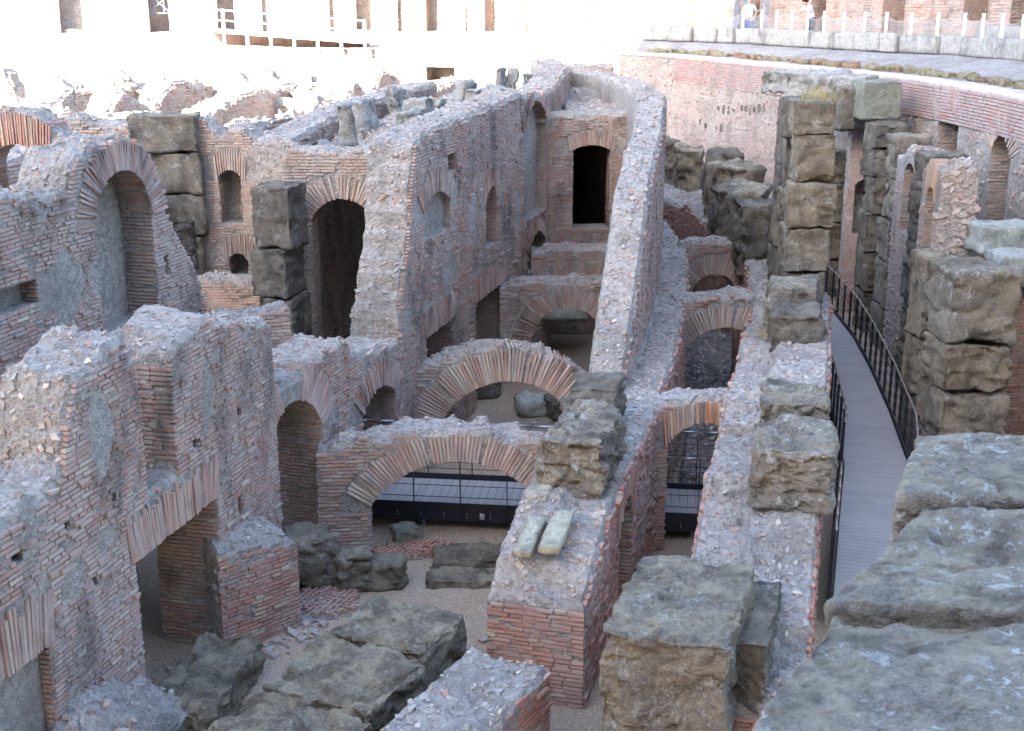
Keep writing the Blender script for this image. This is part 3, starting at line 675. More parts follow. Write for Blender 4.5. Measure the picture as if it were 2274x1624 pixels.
# ---- central wall: low ledge (front layers) + tall spine (back layers)
pC = Path([(.95, 15.25), (2.45, 20.4), (3.12, 23.4), (3.95, 28.0), (4.45, 32), (4.45, 36), (3.9, 40.5), (2.9, 44.5)])
sC = lambda y: float(np.interp(y, pC.p[:, 1], pC.c))
cl_s = np.array([0, .4, 1.4, 2.4, 4.0, 5.3, 8.2, 13, 20, 31]); cl_z = np.array([1.42, 1.78, 2.15, 2.4, 2.55, 2.6, 2.75, 2.9, 3., 3.])
ct_s = np.array([0, .4, 1.4, 2.4, 4.0, sC(20.9), sC(21.6), sC(22.3), sC(23.0), sC(23.7), sC(24.6), sC(26), sC(28.5), sC(31), sC(36), sC(44.5)])
ct_z = np.array([1.5, 1.85, 2.25, 2.5, 2.6, 2.75, 3.4, 4.0, 4.7, 5.3, 5.75, 6.15, 6.5, 6.85, 6.9, 6.9])
def c_top(q, f):
    lo = np.interp(q, cl_s, cl_z); hi = np.interp(q, ct_s, ct_z); return np.where(f+0*q > .49, hi, lo)
opCm = [Opening(sC(17.35), sC(18.35), 0, 1.6, 2.02, v=.3, kind='arch'), Opening(sC(20.75), sC(22.7), 0, 1.5, 2.1, v=.4)]
wall_C = wall('central_wall', 'long central wall, low ledge in front rising to a tall rubble spine behind', pC, 1.34, [(0, 1.7), (31, 6.9)], topfun=c_top, openings=opCm, cell=.12, nt=10, bmat='brick_red', seed=15, rough=.06, rub=46, ends=('start',), endrange=(0, 1.4), rubsize=(.03, .125))
skin(pC, 5/10*1.34, sC(21.0), sC(39.), lambda q: np.interp(q, cl_s, cl_z)-.02, lambda q: np.interp(q, ct_s, ct_z)-.05, wall_C, 'brick_pink', 16, limit=200)
# ---- right of the corridor: low thick wall
pG = Path([(3.42, 13.2), (5.5, 21.3), (6.9, 27), (7.5, 31.5), (7.6, 35.5), (7.0, 40.5), (5.4, 45.5)])
g_s = np.array([0, .8, 1.3, 2.5, 4, 6, 8.4, 14, 22, 36]); g_z = np.array([1.15, 1.25, 1.5, 2.1, 2.6, 2.75, 2.8, 2.85, 2.9, 2.9])
def g_top(q, f):
    y_ = np.interp(q, pG.c, pG.p[:, 1]); b = np.interp(q, g_s, g_z)+.10*np.sin(q*1.9)+.06*np.sin(q*4.3+f*3)
    return b+np.where((f < .55) & (y_ > 19.4) & (y_ < 23.0), .32, 0)-np.where((f > .6) & (y_ > 15) & (y_ < 19), .22, 0)
wall('low_wall', 'low thick rubble topped wall between the arched corridor and the walkway', pG, 1.65, list(zip(g_s, g_z)), topfun=g_top, cell=.13, bricks=('front', 'back'), bmat='brick_red', seed=17, rough=.06, rub=40, ends=('start',), endrange=(0, 1.0),
     openings=[Opening(6.95, 8.75, 0, 2.0, 2.0, kind='flat', v=.4), Opening(19.5, 20.6, 0, 1.7, 2.1, v=.3), Opening(22.5, 23.4, 0, 1.5, 1.9, v=.3), Opening(25.5, 26.4, 0, 1.5, 1.9, v=.3)], rubsize=(.03, .12))
# ---- arches across the corridor
def cross_arch(name, label, a, b, t, spring, crown, topz, s0, s1, bm='brick_red', vm=None, v=.45, seed=1, rub=40, z0=0., crown_bow=.1, **k):
    p = Path([a, b]); L = p.L; q = np.linspace(0, L, 9); x = (q-L/2)/(L/2); tp = [(s, topz+crown_bow*(1-xx*xx)) for s, xx in zip(q, x)]
    return wall(name, label, p, t, tp, z0=z0, openings=[Opening(s0, s1, 0, spring, crown, v=v, vmat=vm)], bmat=bm, seed=seed, rub=rub, cell=.09, cat='arch', **k)
cross_arch('corridor_arch', 'orange brick arch over the corridor doorway with the walkway behind', (2.4, 20.3), (4.0, 20.75), .55, 1.95, 2.28, 2.62, .22, 1.45, vm='brick_orange', v=.36, seed=21)
cross_arch('corridor_arch', 'reddish brick arch in the middle of the narrow corridor', (3.55, 26.6), (5.55, 27.0), .6, 1.95, 2.35, 2.95, .2, 1.85, vm='brick_pale', v=.5, seed=22)
cross_arch('corridor_arch', 'farthest small brick arch of the narrow corridor', (4.4, 32.2), (6.0, 32.5), .6, 1.9, 2.35, 3.1, .2, 1.45, vm='brick_pale', v=.5, seed=23)
# ---- arches across the gravel passage
cross_arch('passage_arch', 'nearest wide brick arch over the passage, spanning in front of the walkway', (-3.25, 20.0), (.62, 20.35), .68, .95, 1.72, 1.92, .85, 3.72, bm='brick_pink', vm='brick_pale', v=.48, seed=24, crown_bow=.34, rough=.08)
cross_arch('passage_arch', 'second wide pale brick arch over the gravel passage', (-2.3, 24.3), (1.55, 24.7), .68, .45, 1.82, 1.75, .72, 3.72, bm='brick_pale', vm='brick_pale', v=.66, seed=25, crown_bow=.78, rough=.08)
cross_arch('passage_arch', 'third brick arch of the passage, dark opening with fallen stone', (-.3, 30.2), (2.9, 30.4), .7, .9, 1.95, 2.5, .75, 2.55, bm='brick_pink', vm='brick_pink', v=.5, seed=26)
cross_arch('passage_arch', 'blocked brick arch just below the door wall', (.5, 33.2), (3.0, 33.4), .7, 1.3, 1.9, 2.75, .5, 2.2, bm='brick_pink', vm='brick_pink', v=.55, seed=27)
pD = Path([(.95, 35.0), (3.35, 35.1)])
wall('door_wall', 'grey brick wall with a tall black doorway at the end of the passage', pD, .8, [(0, 6.2), (1.2, 6.1), (2.6, 6.3)], openings=[op(pD, (1272, 333), (1356, 333), (1313, 322), z0=(1313, 508), v=.4)], cell=.11, bmat='brick_pink', seed=29, rub=20, limit=120)
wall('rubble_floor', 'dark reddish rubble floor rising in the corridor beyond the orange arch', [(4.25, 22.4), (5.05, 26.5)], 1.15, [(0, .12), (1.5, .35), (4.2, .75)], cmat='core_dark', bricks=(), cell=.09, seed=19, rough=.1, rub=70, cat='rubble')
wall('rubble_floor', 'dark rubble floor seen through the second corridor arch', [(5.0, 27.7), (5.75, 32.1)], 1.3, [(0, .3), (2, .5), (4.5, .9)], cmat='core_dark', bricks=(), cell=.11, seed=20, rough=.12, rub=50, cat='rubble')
# vault behind the door: the room is dark
pV = Path([(1.75, 35.85), (2.25, 41), (1.9, 46)])
pV2 = Path([(3.2, 35.85), (3.3, 40), (2.5, 46)])
def vault_top(q, f): return 6.05+.06*np.minimum(q, 6)+.12*np.sin(q*1.7)+0*f
wall('vault_roof', 'sloping rubble vault roof behind the black doorway', pV2, 1.75, [(0, 6), (10, 6.4)], z0=5.45, topfun=vault_top, cell=.14, bricks=(), seed=28, rough=.07, rub=40, cat='roof', rubsize=(.04, .16))
wall('brick_wall', 'little end wall closing the hollow above the vault roof', [(1.5, 44.6), (3.4, 44.4)], .7, [(0, 6.95), (1.9, 7.0)], bmat='brick_pink', cell=.14, seed=30, rub=20, limit=30)
# ---- wall far left
pL = Path([(-8.1, 14.6), (-6.4, 20.2), (-5.5, 23.6)])
tL = [(0, 6.1)]+pL.top([(0, 432), (60, 425), (100, 432), (150, 440), (158, 380), (180, 335), (220, 318), (280, 305), (320, 320), (345, 400), (375, 470), (420, 560), (450, 635), (462, 700)])+[(pL.L, 3.)]
opL = [op(pL, (214, 560), (334, 450), (282, 372), z0=(260, 740), v=.5, depth=.55), hole(pL, 40, 660, .9, .35, .3), hole(pL, 370, 590, .16, .35, .25)]
wall('brick_wall', 'back left brick wall with a broken blind arch and stained plaster patches', pL, 1.0, tL, openings=opL, cell=.1, bmat='brick_pink', seed=31, rough=.08, rub=34, patches=(ell_patch(pL, (140, 640), (.55, .55), 1), ell_patch(pL, (215, 620), (.2, .3), 4)), facewarp=.03, nmiss=.4)




# ---- ring wall of the arena, podium terrace, marble parapet, back wall
ZR = 6.85
ring_px = [(1317, 118), (1420, 123), (1500, 128), (1600, 137), (1700, 147), (1800, 156), (1900, 166), (2000, 177), (2100, 192), (2200, 209), (2274, 225)]
rp = [(-26., 57.), (-14., 59.5), (-6., 60.3), (0., 59.3)]+[atz(u, v, ZR)[:2] for u, v in ring_px]+[(11.8, 27.5), (11.2, 24), (10.2, 20)]
pR = Path(rp)
sR = lambda u, v: pR.face(u, v)[0]
opR = [op(pR, (946, 150), (1010, 150), (978, 149), z0=(978, 180), kind='flat', depth=1.4, ring=False), op(pR, (2201, 340), (2244, 350), (2224, 300), z0=2.0, v=.62, depth=1.2, vmat='brick_pale'), op(pR, (2086, 260), (2130, 270), (2108, 240), z0=3.0, v=.6, depth=1.2, vmat='brick_pale')]
sband = sR(1500, 128)
wall_R = wall('arena_wall', 'curved brick ring wall enclosing the arena pit, red band along its top', pR, 1.6, [(0, ZR), (pR.L, ZR)], openings=opR, cell=.22, nt=5, bmat='brick_mauve', seed=41, rough=.02, rub=3, limit=0, vlimit=60, course=.085, miss=.2, nmiss=.3,
     patches=(lambda s, z: (s > sR(1900, 230)) & (z < 5.75+.15*np.sin(s*2.1)), lambda s, z: (s > sband) & (z > ZR-.95+.1*np.sin(s*3))), blen=(.18, .42))
# red band: own skin of even bricks
rng = np.random.default_rng(42); qs = []
for j in range(11):
    p = sband+rng.uniform(0, .2)
    while p < pR.L-.3:
        l = rng.uniform(.2, .34); qs.append((p+l/2, ZR-.045-j*.085, l)); p += l+.02
q = np.array(qs); n = len(q); C, A = frame_boxes(pR, q[:, 0], q[:, 1], .03-rng.uniform(.02, .035, n)-.0, np.zeros(n), q[:, 2], np.full(n, .066), np.full(n, .1))
band = empty('brick_band', (9.5, 44, 6.2), 'even red brick facing along the top of the curved arena wall', 'brickwork'); band['kind'] = 'thing'
put_pieces('brick', C, A, [M['brick_band']], np.zeros(n, int), band, rng, 300, 'brickwork', rng.uniform(0, 1, n), .02, 6)
ZP = 7.35
par_px = [(1400, 88), (1500, 92), (1653, 97), (1800, 107), (1950, 115), (2100, 122), (2274, 137)]
pp = [(-27., 63.), (-14., 66.5), (-5., 67.5), (1.5, 64.)]+[atz(u, v, ZP)[:2] for u, v in par_px]+[(16.2, 34.), (16., 28.), (14.5, 22.)]
pP = Path(pp)
def ribbon(name, prof, mat, amp=.03, n=260, kind='structure', seed=0, sub=3):
    """prof: list of (path, offset, z) lines swept side by side"""
    tt = np.linspace(0, 1, n+1); rows = []
    for i in range(len(prof)-1):
        (p0, o0, z0), (p1, o1, z1) = prof[i], prof[i+1]
        A_, B_ = p0.world(tt*p0.L, z0+tt*0, o0+tt*0), p1.world(tt*p1.L, z1+tt*0, o1+tt*0)
        for k in range(sub): rows.append(A_+(B_-A_)*k/sub)
    rows.append(B_); W = np.stack(rows, 1); W[..., 2] += fbm(W, .9, 4, seed)*amp; m = W.shape[1]
    ii = np.arange((n+1)*m).reshape(n+1, m); F = np.stack([ii[:-1, :-1], ii[1:, :-1], ii[1:, 1:], ii[:-1, 1:]], -1).reshape(-1, 4)
    o = mesh_np(name, W, F, M[mat], None, smooth=True, loc=(0, 50, prof[0][2])); tag(o, kind=kind); return o
ribbon('podium_terrace', [(pR, .78, ZR+.05), (pR, 1.5, ZR+.1), (pP, -.1, ZP-.02), (pP, .5, ZP), (pP, 6.5, ZP+.06)], 'core_grey', .05, seed=3)
M['coping'] = m_flat('worn_pinkish_coping', (.46, .385, .36), .9, .2, 3, .5)
o = ribbon('wall_coping', [(pR, -.05, ZR-.02), (pR, -.06, ZR+.07), (pR, .8, ZR+.085)], 'coping', .015, n=400, kind='thing', seed=8, sub=2); tag(o, 'pale pinkish coping along the curved arena wall', 'coping')
# rough stones in the bare concrete of the ring wall, right side
rng = np.random.default_rng(77); q0 = np.arange(sR(1890, 230), pR.L-2, .3); qd = []
for a_ in q0:
    for z_ in np.arange(1.5, 5.7, .3):
        if any(o_.inside(np.array([a_+.15]), np.array([z_+.15]), .25, o_.v)[0] for o_ in opR): continue
        P4 = pR.world(np.array([a_, a_+.3, a_+.3, a_]), np.array([z_, z_, z_+.3, z_+.3]), np.zeros(4)); qd.append(P4)
r_ = scatter(None, np.array(qd), 34, rng, (.05, .16)); o = boxes_mesh('facing_stones', r_[0], r_[1], M['rubble'], wall_R, rng.uniform(0, 1, len(r_[0])), .28, rng); o['kind'] = 'stuff'
# rows of dark oval stones set in the ring wall
for i in (2, 3, 4, 5, 7, 8, 9, 10, 11, 12, 13, 14, 15, 16, 18, 19, 21, 22):
    up_ = i < 13; jx = 5*math.sin(i*12.9898); u = (1570+i*11+jx) if up_ else (1485+(i-13)*13+jx); v = (242+3*math.sin(i*5.1)) if up_ else (258+(i-13)*3.0+4*math.sin(i*3.7))
    if not up_ and i < 17: mt_ = 'marble'
    else: mt_ = 'tufa_dark' if i % 3 else 'tufa_brown'
    s_, z_ = pR.face(u, v); c = pR.world(np.array([s_]), np.array([z_]), np.array([.0]))[0]; _, t_, _ = pR.at(np.array([s_]))
    V, F = block_mesh((.15+.05*math.sin(i*4.1), .1, .27+.12*math.sin(i*2.3)), 6, .6, .02, i, 0); V = V @ np.array(Matrix.Rotation(math.atan2(t_[0, 1], t_[0, 0]), 3, 'Z')).T+c; mesh_np('inset_stone', V, F, M[mt_], wall_R, smooth=True)
# low row of yellowish stones along the terrace
rng = np.random.default_rng(5); row = empty('stone_border', (11, 46, ZR), 'row of yellowish tufa stones bedded along the terrace edge', 'stones'); row['kind'] = 'thing'
M['tufa_yellow'] = m_tufa('yellowish_tufa', (.30, .26, .16), .3, .3, 1.5, white=.2); M['tufa_red'] = m_tufa('reddish_tufa', (.32, .20, .13), .2, .2, 1.5, white=.2)
var = []
for i in range(8): V, F = block_mesh((1., .7, .5), 6, .3, .12, 300+i, 0); var.append((V, F))
s = sR(1400, 123); k = 0; protos = {}
while s < pR.L-1:
    l = rng.uniform(.28, .6); mt = 'tufa_red' if rng.random() < .22 else 'tufa_yellow'; vi = int(rng.integers(0, 8))
    key = (mt, vi)
    if key not in protos:
        me = bpy.data.meshes.new('border_stone'); me.from_pydata(var[vi][0].tolist(), [], var[vi][1].tolist()); me.materials.append(M[mt]); me.polygons.foreach_set('use_smooth', [True]*len(me.polygons)); protos[key] = me
    o = bpy.data.objects.new('border_stone', protos[key]); w_ = pR.world(np.array([s]), np.array([ZR+.12]), np.array([1.35+rng.uniform(-.2, .2)]))[0]; _, t_, _ = pR.at(np.array([s]))
    link(o, row); o.location = Vector(w_)-row.location; o.rotation_euler = (rng.uniform(-.3, .3), rng.uniform(-.2, .2), math.atan2(t_[0, 1], t_[0, 0])+rng.uniform(-.4, .4)); o.scale = (l*1.1, rng.uniform(.4, .7), rng.uniform(.35, .6)); s += l; k += 1
# marble parapet blocks
rng = np.random.default_rng(8); par = empty('marble_parapet', (10, 50, ZP), 'low parapet of white marble blocks in front of the visitors', 'parapet'); par['kind'] = 'thing'
s = pP.face(1395, 80)[0]; i = 0; blk_end = []
while s < pP.L-1:
    l = rng.uniform(.7, 1.9); h = .6+rng.uniform(-.02, .05); c = pP.world(np.array([s+l/2]), np.array([ZP]), np.array([.2]))[0]; _, t_, _ = pP.at(np.array([s+l/2]))
    block('marble_block', tuple(c), (l-.02, .42, h), 'marble', math.atan2(t_[0, 1], t_[0, 0])+rng.uniform(-.02, .02), par, 10, .1, .025, 500+i, dents=1); s += l; i += 1
# fence of white posts with netting on the parapet
fen = empty('net_fence', (10, 50, ZP), 'white posts with drooping wire netting standing behind the marble parapet', 'fence')
s = pP.face(1450, 60)[0]; prev = None; net_v = []
gap = 1.13
while s < pP.L-6:
    w_ = pP.world(np.array([s]), np.array([ZP]), np.array([.55]))[0]; mb = MB(); mb.box((w_[0], w_[1], ZP+.65), (.085, .085, 1.3)); mb.box((w_[0], w_[1], ZP+1.31), (.1, .1, .03)); mb.build('post', M['white_paint'], fen)
    if prev is not None:
        nb = MB(); a, b = prev, w_
        K = 12
        def pt(f, hz): return a+(b-a)*f+np.array((0, 0, .1+hz*(1.13-.22*4*f*(1-f)*hz)))
        for j in range(-K, K+1):
            for sg in (1, -1):
                f0 = j/K; pts = []
                for m in range(5):
                    hz = m/4; f = f0+hz*.9 if sg > 0 else f0+.9-hz*.9+.1
                    if 0 <= f <= 1: pts.append(pt(f, hz))
                for x, y in zip(pts[:-1], pts[1:]): nb.bar(x, y, .006)
        for m in range(6): nb.bar(pt(m/6, 1), pt((m+1)/6, 1), .012)
        nb.build('wire_net', M['steel'], fen)
    prev = w_; s += gap; gap = 1.12
# back wall of the podium walk with brick piers and recesses
pK = Path([tuple(p) for p in pP.world(np.linspace(0, pP.L, 40), np.zeros(40), np.full(40, 4.2))[:, :2]])
def kop(u0, u1, z0, crown, kind='arch', d=1.2, v=.4, ring=True):
    a, b = pK.face(u0, 20)[0], pK.face(u1, 20)[0]; return Opening(a, b, z0, crown, crown+.5, kind=kind, depth=d, v=v, ring=ring)
opK = [kop(1500, 1515, ZP+.6, 12), kop(1655, 1688, ZP, 12), kop(1800, 1835, ZP, 12.), kop(1525, 1570, ZP+.2, 12), kop(2100, 2160, ZP, 12), kop(1960, 2010, ZP, 12), kop(2140, 2200, ZP+1.0, 12), kop(2245, 2300, ZP, 12)]
opK = [o for i, o in enumerate(opK) if i not in (4,)]
opK += [kop(115, 300, ZP+.2, 12, d=.8), kop(318, 375, ZP, 12), kop(480, 520, ZP, 12), kop(790, 830, ZP, 12), kop(945, 985, ZP, 12), kop(1075, 1110, ZP, 12)]
opK = sorted(opK, key=lambda o: o.s0); opK = [o for i, o in enumerate(opK) if i == 0 or o.s0 > opK[i-1].s1+.2]
wall('podium_back_wall', 'brick back wall with deep recesses behind the marble parapet', pK, 1.6, [(0, 15.5), (pK.L, 15.5)], z0=ZP-.1, openings=opK, cell=.4, nt=4, bmat='brick_pink', seed=43, rough=.05, rub=0, limit=0, vlimit=0, course=.11, blen=(.25, .5), miss=.12, nmiss=.6, patches=(lambda s, z: z > 10.5+0*s,))
# tall outer wall of the amphitheatre behind the viewer: it shades the pit
pX = Path([(-170, -25), (-110, -40), (-70, -44.5), (-45.5, -45), (0, -47), (45, -44), (85, -25)])
sx = float(np.interp(-45.5, pX.p[:, 0], pX.c))
opX = []
for zf in (9, 20, 31):
    for k in range(18): opX.append(Opening(12+k*14.5, 16.5+k*14.5, zf, zf+4, zf+6.5, ring=False, depth=1.5))
wall('outer_amphitheatre_wall', 'towering arcaded outer wall behind the viewpoint, stepped down at its left end', pX, 4., [(0, 39.), (sx-.05, 40.), (sx, 55.), (pX.L, 55.)], openings=opX, cell=1.5, nt=3, bricks=(), seed=45, rough=.0, rub=0)
# ---- sunlit ruins beyond
for i, (lab, pts, t, top, ops) in enumerate([
    ('long sunlit ruined wall behind the tall block with dark openings', [(-7.2, 31.6), (-3.6, 44), (-1.4, 53)], 1.0, [(0, 5.9), (4, 6.1), (6, 5.6), (9, 6.0), (13, 5.8), (18, 6.1), (23, 6.0)], [(2.5, 3.5, 4.2, 5.), (6.8, 7.8, 3.6, 4.6), (11, 12.2, 3.8, 4.8)]),
    ('sunlit broken wall with brick arches, second from the left edge', [(-12.5, 31.5), (-9.4, 46), (-8, 54)], 1.1, [(0, 5.2), (3, 5.7), (5, 5.0), (7, 5.9), (11, 5.4), (15, 5.9), (24, 5.8)], [(3.2, 4.6, 4., 4.9), (8, 9.6, 3.8, 5.1), (13, 14, 4, 5)]),
    ('sunlit broken wall at the left edge of the picture', [(-17.5, 32), (-15, 46), (-14, 54)], 1.1, [(0, 5.4), (4, 5.2), (7, 6.0), (9, 5.3), (13, 6.0), (23, 5.8)], [(5.5, 6.8, 4, 5), (10, 11.5, 4.2, 5.3)])]):
    wall('ruined_wall', lab, pts, t, top, openings=[Opening(a, b, z, c-.4, c, v=.35, depth=None) for a, b, z, c in ops], cell=.2, nt=5, bmat='brick_pale', seed=60+i, rough=.1, rub=6, limit=0, vlimit=0, course=.09, nmiss=.45, bite=.3, bricks=('front',), rubsize=(.06, .2), blen=(.2, .4))
for i, (x0, y0, x1, y1, zt, lab) in enumerate([(-16, 41, -10.8, 40.5, 5.6, 'sunlit cross wall with a broken arch at far left'), (-8.8, 39, -5.4, 38.8, 5.2, 'sunlit cross wall stub between two ruined walls'), (-13.4, 49, -4, 48.5, 5.9, 'farthest sunlit cross wall under the podium'), (-14.8, 35.5, -11.5, 35.2, 5.0, 'low sunlit cross wall with arch stub near the left edge')]):
    L_ = math.hypot(x1-x0, y1-y0); wall('ruined_wall', lab, [(x0, y0), (x1, y1)], .9, [(0, zt-.4), (L_*.3, zt), (L_*.5, zt-.5), (L_*.7, zt+.1), (L_, zt-.3)], openings=[Opening(L_*.35, L_*.35+1.1, 3, zt-1.3, zt-.75, v=.3)], cell=.2, nt=4, bmat='brick_pale', seed=70+i, rough=.1, rub=6, limit=0, vlimit=0, course=.09, bite=.3, nmiss=.45, rubsize=(.06, .2), blen=(.2, .4))
for i, (lab, pts, top, ops) in enumerate([
    ('jagged sunlit wall remnant just under the far podium, left part', [(-20.5, 50), (-16.5, 49.2), (-12, 51)], [(0, 6.3), (1.2, 6.6), (1.8, 5.2), (3, 6.5), (4.2, 5.6), (5.5, 6.7), (7, 5.4), (9, 6.4)], [(2.2, 3.1, 4, 5.1), (6., 7., 4, 5.2)]),
    ('jagged sunlit wall remnant just under the far podium, middle part', [(-11.5, 52.5), (-8, 50), (-4.4, 51.5)], [(0, 6.5), (1, 5.6), (2.2, 6.6), (3.3, 5.4), (4.5, 6.3), (6, 5.3), (8, 6.4)], [(1.5, 2.4, 4, 5.2), (4.8, 5.7, 4, 5.2)]),
    ('jagged sunlit spur running towards the podium behind the tall block', [(-6.3, 41), (-5.3, 47), (-4.6, 52)], [(0, 5.6), (2, 6.2), (3, 5.4), (5, 6.4), (7, 5.6), (9, 6.5), (11, 6.2)], [(3.4, 4.4, 4, 5.)]),
    ('jagged sunlit spur at the left edge running towards the podium', [(-13.8, 37), (-12.2, 43), (-11.2, 49)], [(0, 5.3), (2, 6.1), (3.4, 5.2), (5, 6.3), (7, 5.6), (9, 6.4), (12.5, 6.0)], [(4.3, 5.6, 4, 5.1)])]):
    wall('ruined_wall', lab, pts, 1.0, top, openings=[Opening(a, b, z, c-.4, c, v=.35) for a, b, z, c in ops], cell=.2, nt=5, bmat='brick_pale', seed=90+i, rough=.09, rub=6, limit=0, vlimit=0, course=.09, nmiss=.45, bite=.35, bricks=('front',), rubsize=(.06, .2), blen=(.2, .4))
# ---- left middle ground
pfd = Path([(-7.55, 30.0), (-5.85, 29.9)])
wall('niche_wall', 'brick wall with a round headed niche above a smaller arch', pfd, .9, [(0, 6.2), (.4, 6.45), (.8, 6.1), (1.3, 6.4), (1.7, 6.0)], openings=[op(pfd, (487, 425), (537, 425), (512, 377), z0=(512, 495), v=.5, depth=.55), op(pfd, (510, 600), (553, 600), (532, 562), z0=(530, 624), v=.45, depth=.6)], cell=.1, bmat='brick_pale', seed=81, rub=30, limit=200, rough=.1)
pq = Path([(-10.9, 29.6), (-8.7, 29.4)])
wall('brick_wall', 'short pale brick wall beside the big grey tufa blocks', pq, .9, [(0, 6.3), (.8, 6.55), (1.6, 6.4), (2.3, 6.5)], cell=.12, bmat='brick_pale', seed=82, rub=30, limit=60, rough=.08)
pr = Path([(-12.6, 26.6), (-8.6, 26.6)])
wall('broken_arch', 'reddish broken brick arch at the left edge with light showing beneath', pr, 1.0, [(0, 6.2), (1.2, 6.6), (2.2, 7.0), (2.8, 6.9), (3.4, 6.3), (4, 5.7)], openings=[Opening(1.75, 2.95, 5.0, 5.8, 6.28, v=.62)], bmat='brick_red', cell=.1, seed=83, rub=30, limit=80, cat='arch')
px_ = Path([(-5.35, 21.7), (-3.95, 22.1)])
wall('cross_wall', 'thin low cross wall with a dark end behind the twin peaked wall', px_, .6, [(0, 3.75), (.7, 3.8), (1.45, 3.95)], bmat='brick_pink', cell=.11, seed=84, rub=40, limit=60, ends=())
wall('low_wall', 'low rubble wall at the foot of the niche wall', [(-7.3, 27.6), (-5.3, 27.9)], .8, [(0, 3.1), (1, 3.2), (2, 3.0)], bmat='brick_pink', cell=.12, seed=85, rub=40, limit=40)
block('mossy_stone', (-8.55, 19.6, 4.2), (1.7, 2.6, 1.95), 'tufa_green', -.28, n=18, amp=.1, seed=3, label='flat greenish tufa stone capping the back left wall', cat='stone')
pillar('tufa_pillar', 'stacked tufa pillar left of the big arch', (-4.68, 25.35), [0, 1.2, 2.35, 3.4, 4.4, 5.65], (.86, .9), 'tufa_dark', -.25, 91)
pillar('tufa_pillar', 'narrow dark tufa post left of the niche wall', (-7.6, 29.7), [0, 1.4, 2.6, 3.4, 4.2], (.5, .6), 'tufa_dark', 0, 92)
pillar('tufa_pillar', 'massive grey tufa blocks in the back left corner', (-8.05, 30.1), [1.2, 2.6, 3.8, 4.8, 5.75, 6.6], (1.7, 1.1), 'tufa', .05, 93)
for i, (x, y, z, sx_, sy_, sz_) in enumerate([(-5.9, 33.5, 4.3, 1.2, 1.2, 1.1), (-5.3, 35.4, 4.2, 1.1, 1.3, 1.2), (-4.8, 37.5, 4.2, 1.2, 1.2, 1.3), (-5.6, 34.3, 3.1, 1.3, 1.3, 1.15), (-4.2, 39.6, 4.3, 1.1, 1.1, 1.2)]):
    block('tufa_block', (x, y, z), (sx_, sy_, sz_), 'tufa_brown', .3, n=10, amp=.09, seed=110+i, label=['sunlit tufa block nearest behind the tall block', 'second sunlit tufa block behind the tall block', 'third sunlit tufa block behind the tall block', 'lower sunlit tufa block behind the tall block', 'farthest sunlit tufa block behind the tall block'][i], cat='stone', group='sunlit tufa blocks')
# ---- buttress, stubs and heaps in the foreground
wall('brick_buttress', 'short slanting brick block with rubble top against the flat arch pier', [(-4.18, 16.7), (-3.22, 17.62)], .95, [(0, 1.62), (.6, 1.52), (1.35, 1.42)], topback=[(0, 2.05), (.6, 2.0), (1.35, 1.5)], bmat='brick_red', cell=.08, seed=86, rub=50, ends=('end',), limit=300, cat='buttress', facewarp=.05, miss=.05)
wall('rubble_heap', 'rubble mortar heap at the foot of the wall, bottom left', [(-4.45, 12.3), (-4.25, 13.6), (-3.95, 15.0)], .95, [(0, .55), (1.2, .85), (2.2, .45), (2.8, .15)], topback=[(0, 1.0), (1.2, 1.45), (2.2, .9), (2.8, .3)], bricks=(), cell=.08, seed=87, rub=70, rough=.1, cat='rubble', rubsize=(.035, .14))
wall('brick_stub', 'low rubble topped stub with red brick side, bottom centre', [(-.85, 11.6), (.46, 13.95)], 1.15, [(0, 1.2), (1, 1.25), (2.7, 1.35)], bmat='brick_red', cell=.08, seed=88, rub=60, limit=250, rough=.08, cat='wall', rubsize=(.03, .125), zbtop=.05)
# ---- tufa blocks in the foreground
def bl(name, label, loc, size, mat, rz=0, **k): return block(name, loc, size, mat, rz, label=label, cat='stone', **k)
bl('tufa_block', 'large lichened tufa block in the corridor, bottom centre right', (2.05, 14.05, 0), (1.5, 2.3, 2.27), 'tufa', -.3, n=90, amp=.10, seed=21, freq=2.4, rnd=.09, dents=4)
bl('tufa_block', 'slim dark tufa block wedged beside the large corridor block', (3.02, 14.2, 0), (.4, 1.8, 2.0), 'tufa_dark', -.28, n=30, amp=.08, seed=22)
bl('tufa_block', 'far block of the tufa row lying on the gravel, yellowish top', (-1.5, 15.3, 0), (1.42, 1.3, 1.28), 'tufa_brown', -.42, n=60, amp=.10, seed=23, freq=2.2, dents=3)
bl('tufa_block', 'middle block of the tufa row lying on the gravel', (-2.05, 14.1, 0), (1.55, 1.4, 1.22), 'tufa_brown', -.42, n=60, amp=.11, seed=24, freq=2.2, dents=3)
bl('tufa_block', 'nearest block of the tufa row, cut by the bottom edge', (-2.68, 12.7, 0), (1.8, 1.6, 1.22), 'tufa_brown', -.42, n=60, amp=.11, seed=25, freq=2.2, dents=3)
bl('tufa_block', 'tilted lower tufa slab leaning on the right of the tufa row', (-1.0, 14.3, 0), (.7, 1.6, .7), 'tufa_brown', -.42, n=24, amp=.09, seed=26, tilt=(0, .3))
bl('tufa_block', 'worn brown tufa boulder below the flat arch opening', (-4.12, 15.3, -.05), (.95, 2.1, .62), 'tufa_brown', -.2, n=30, amp=.12, seed=27, rnd=.3)
bl('boulder', 'left of two upright boulders at the end of the tufa row', (-2.55, 18.9, -.03), (.55, .45, .68), 'tufa', .3, n=18, amp=.1, seed=28, rnd=.35)
bl('boulder', 'right of two upright boulders at the end of the tufa row', (-2.02, 19.0, -.03), (.6, .45, .52), 'tufa', -.2, n=18, amp=.1, seed=29, rnd=.35)
bl('boulder', 'tall grey stone standing beside the near arch pier', (-3.25, 19.1, 0), (.85, .8, .95), 'tufa', .3, n=20, amp=.09, seed=30, rnd=.2)
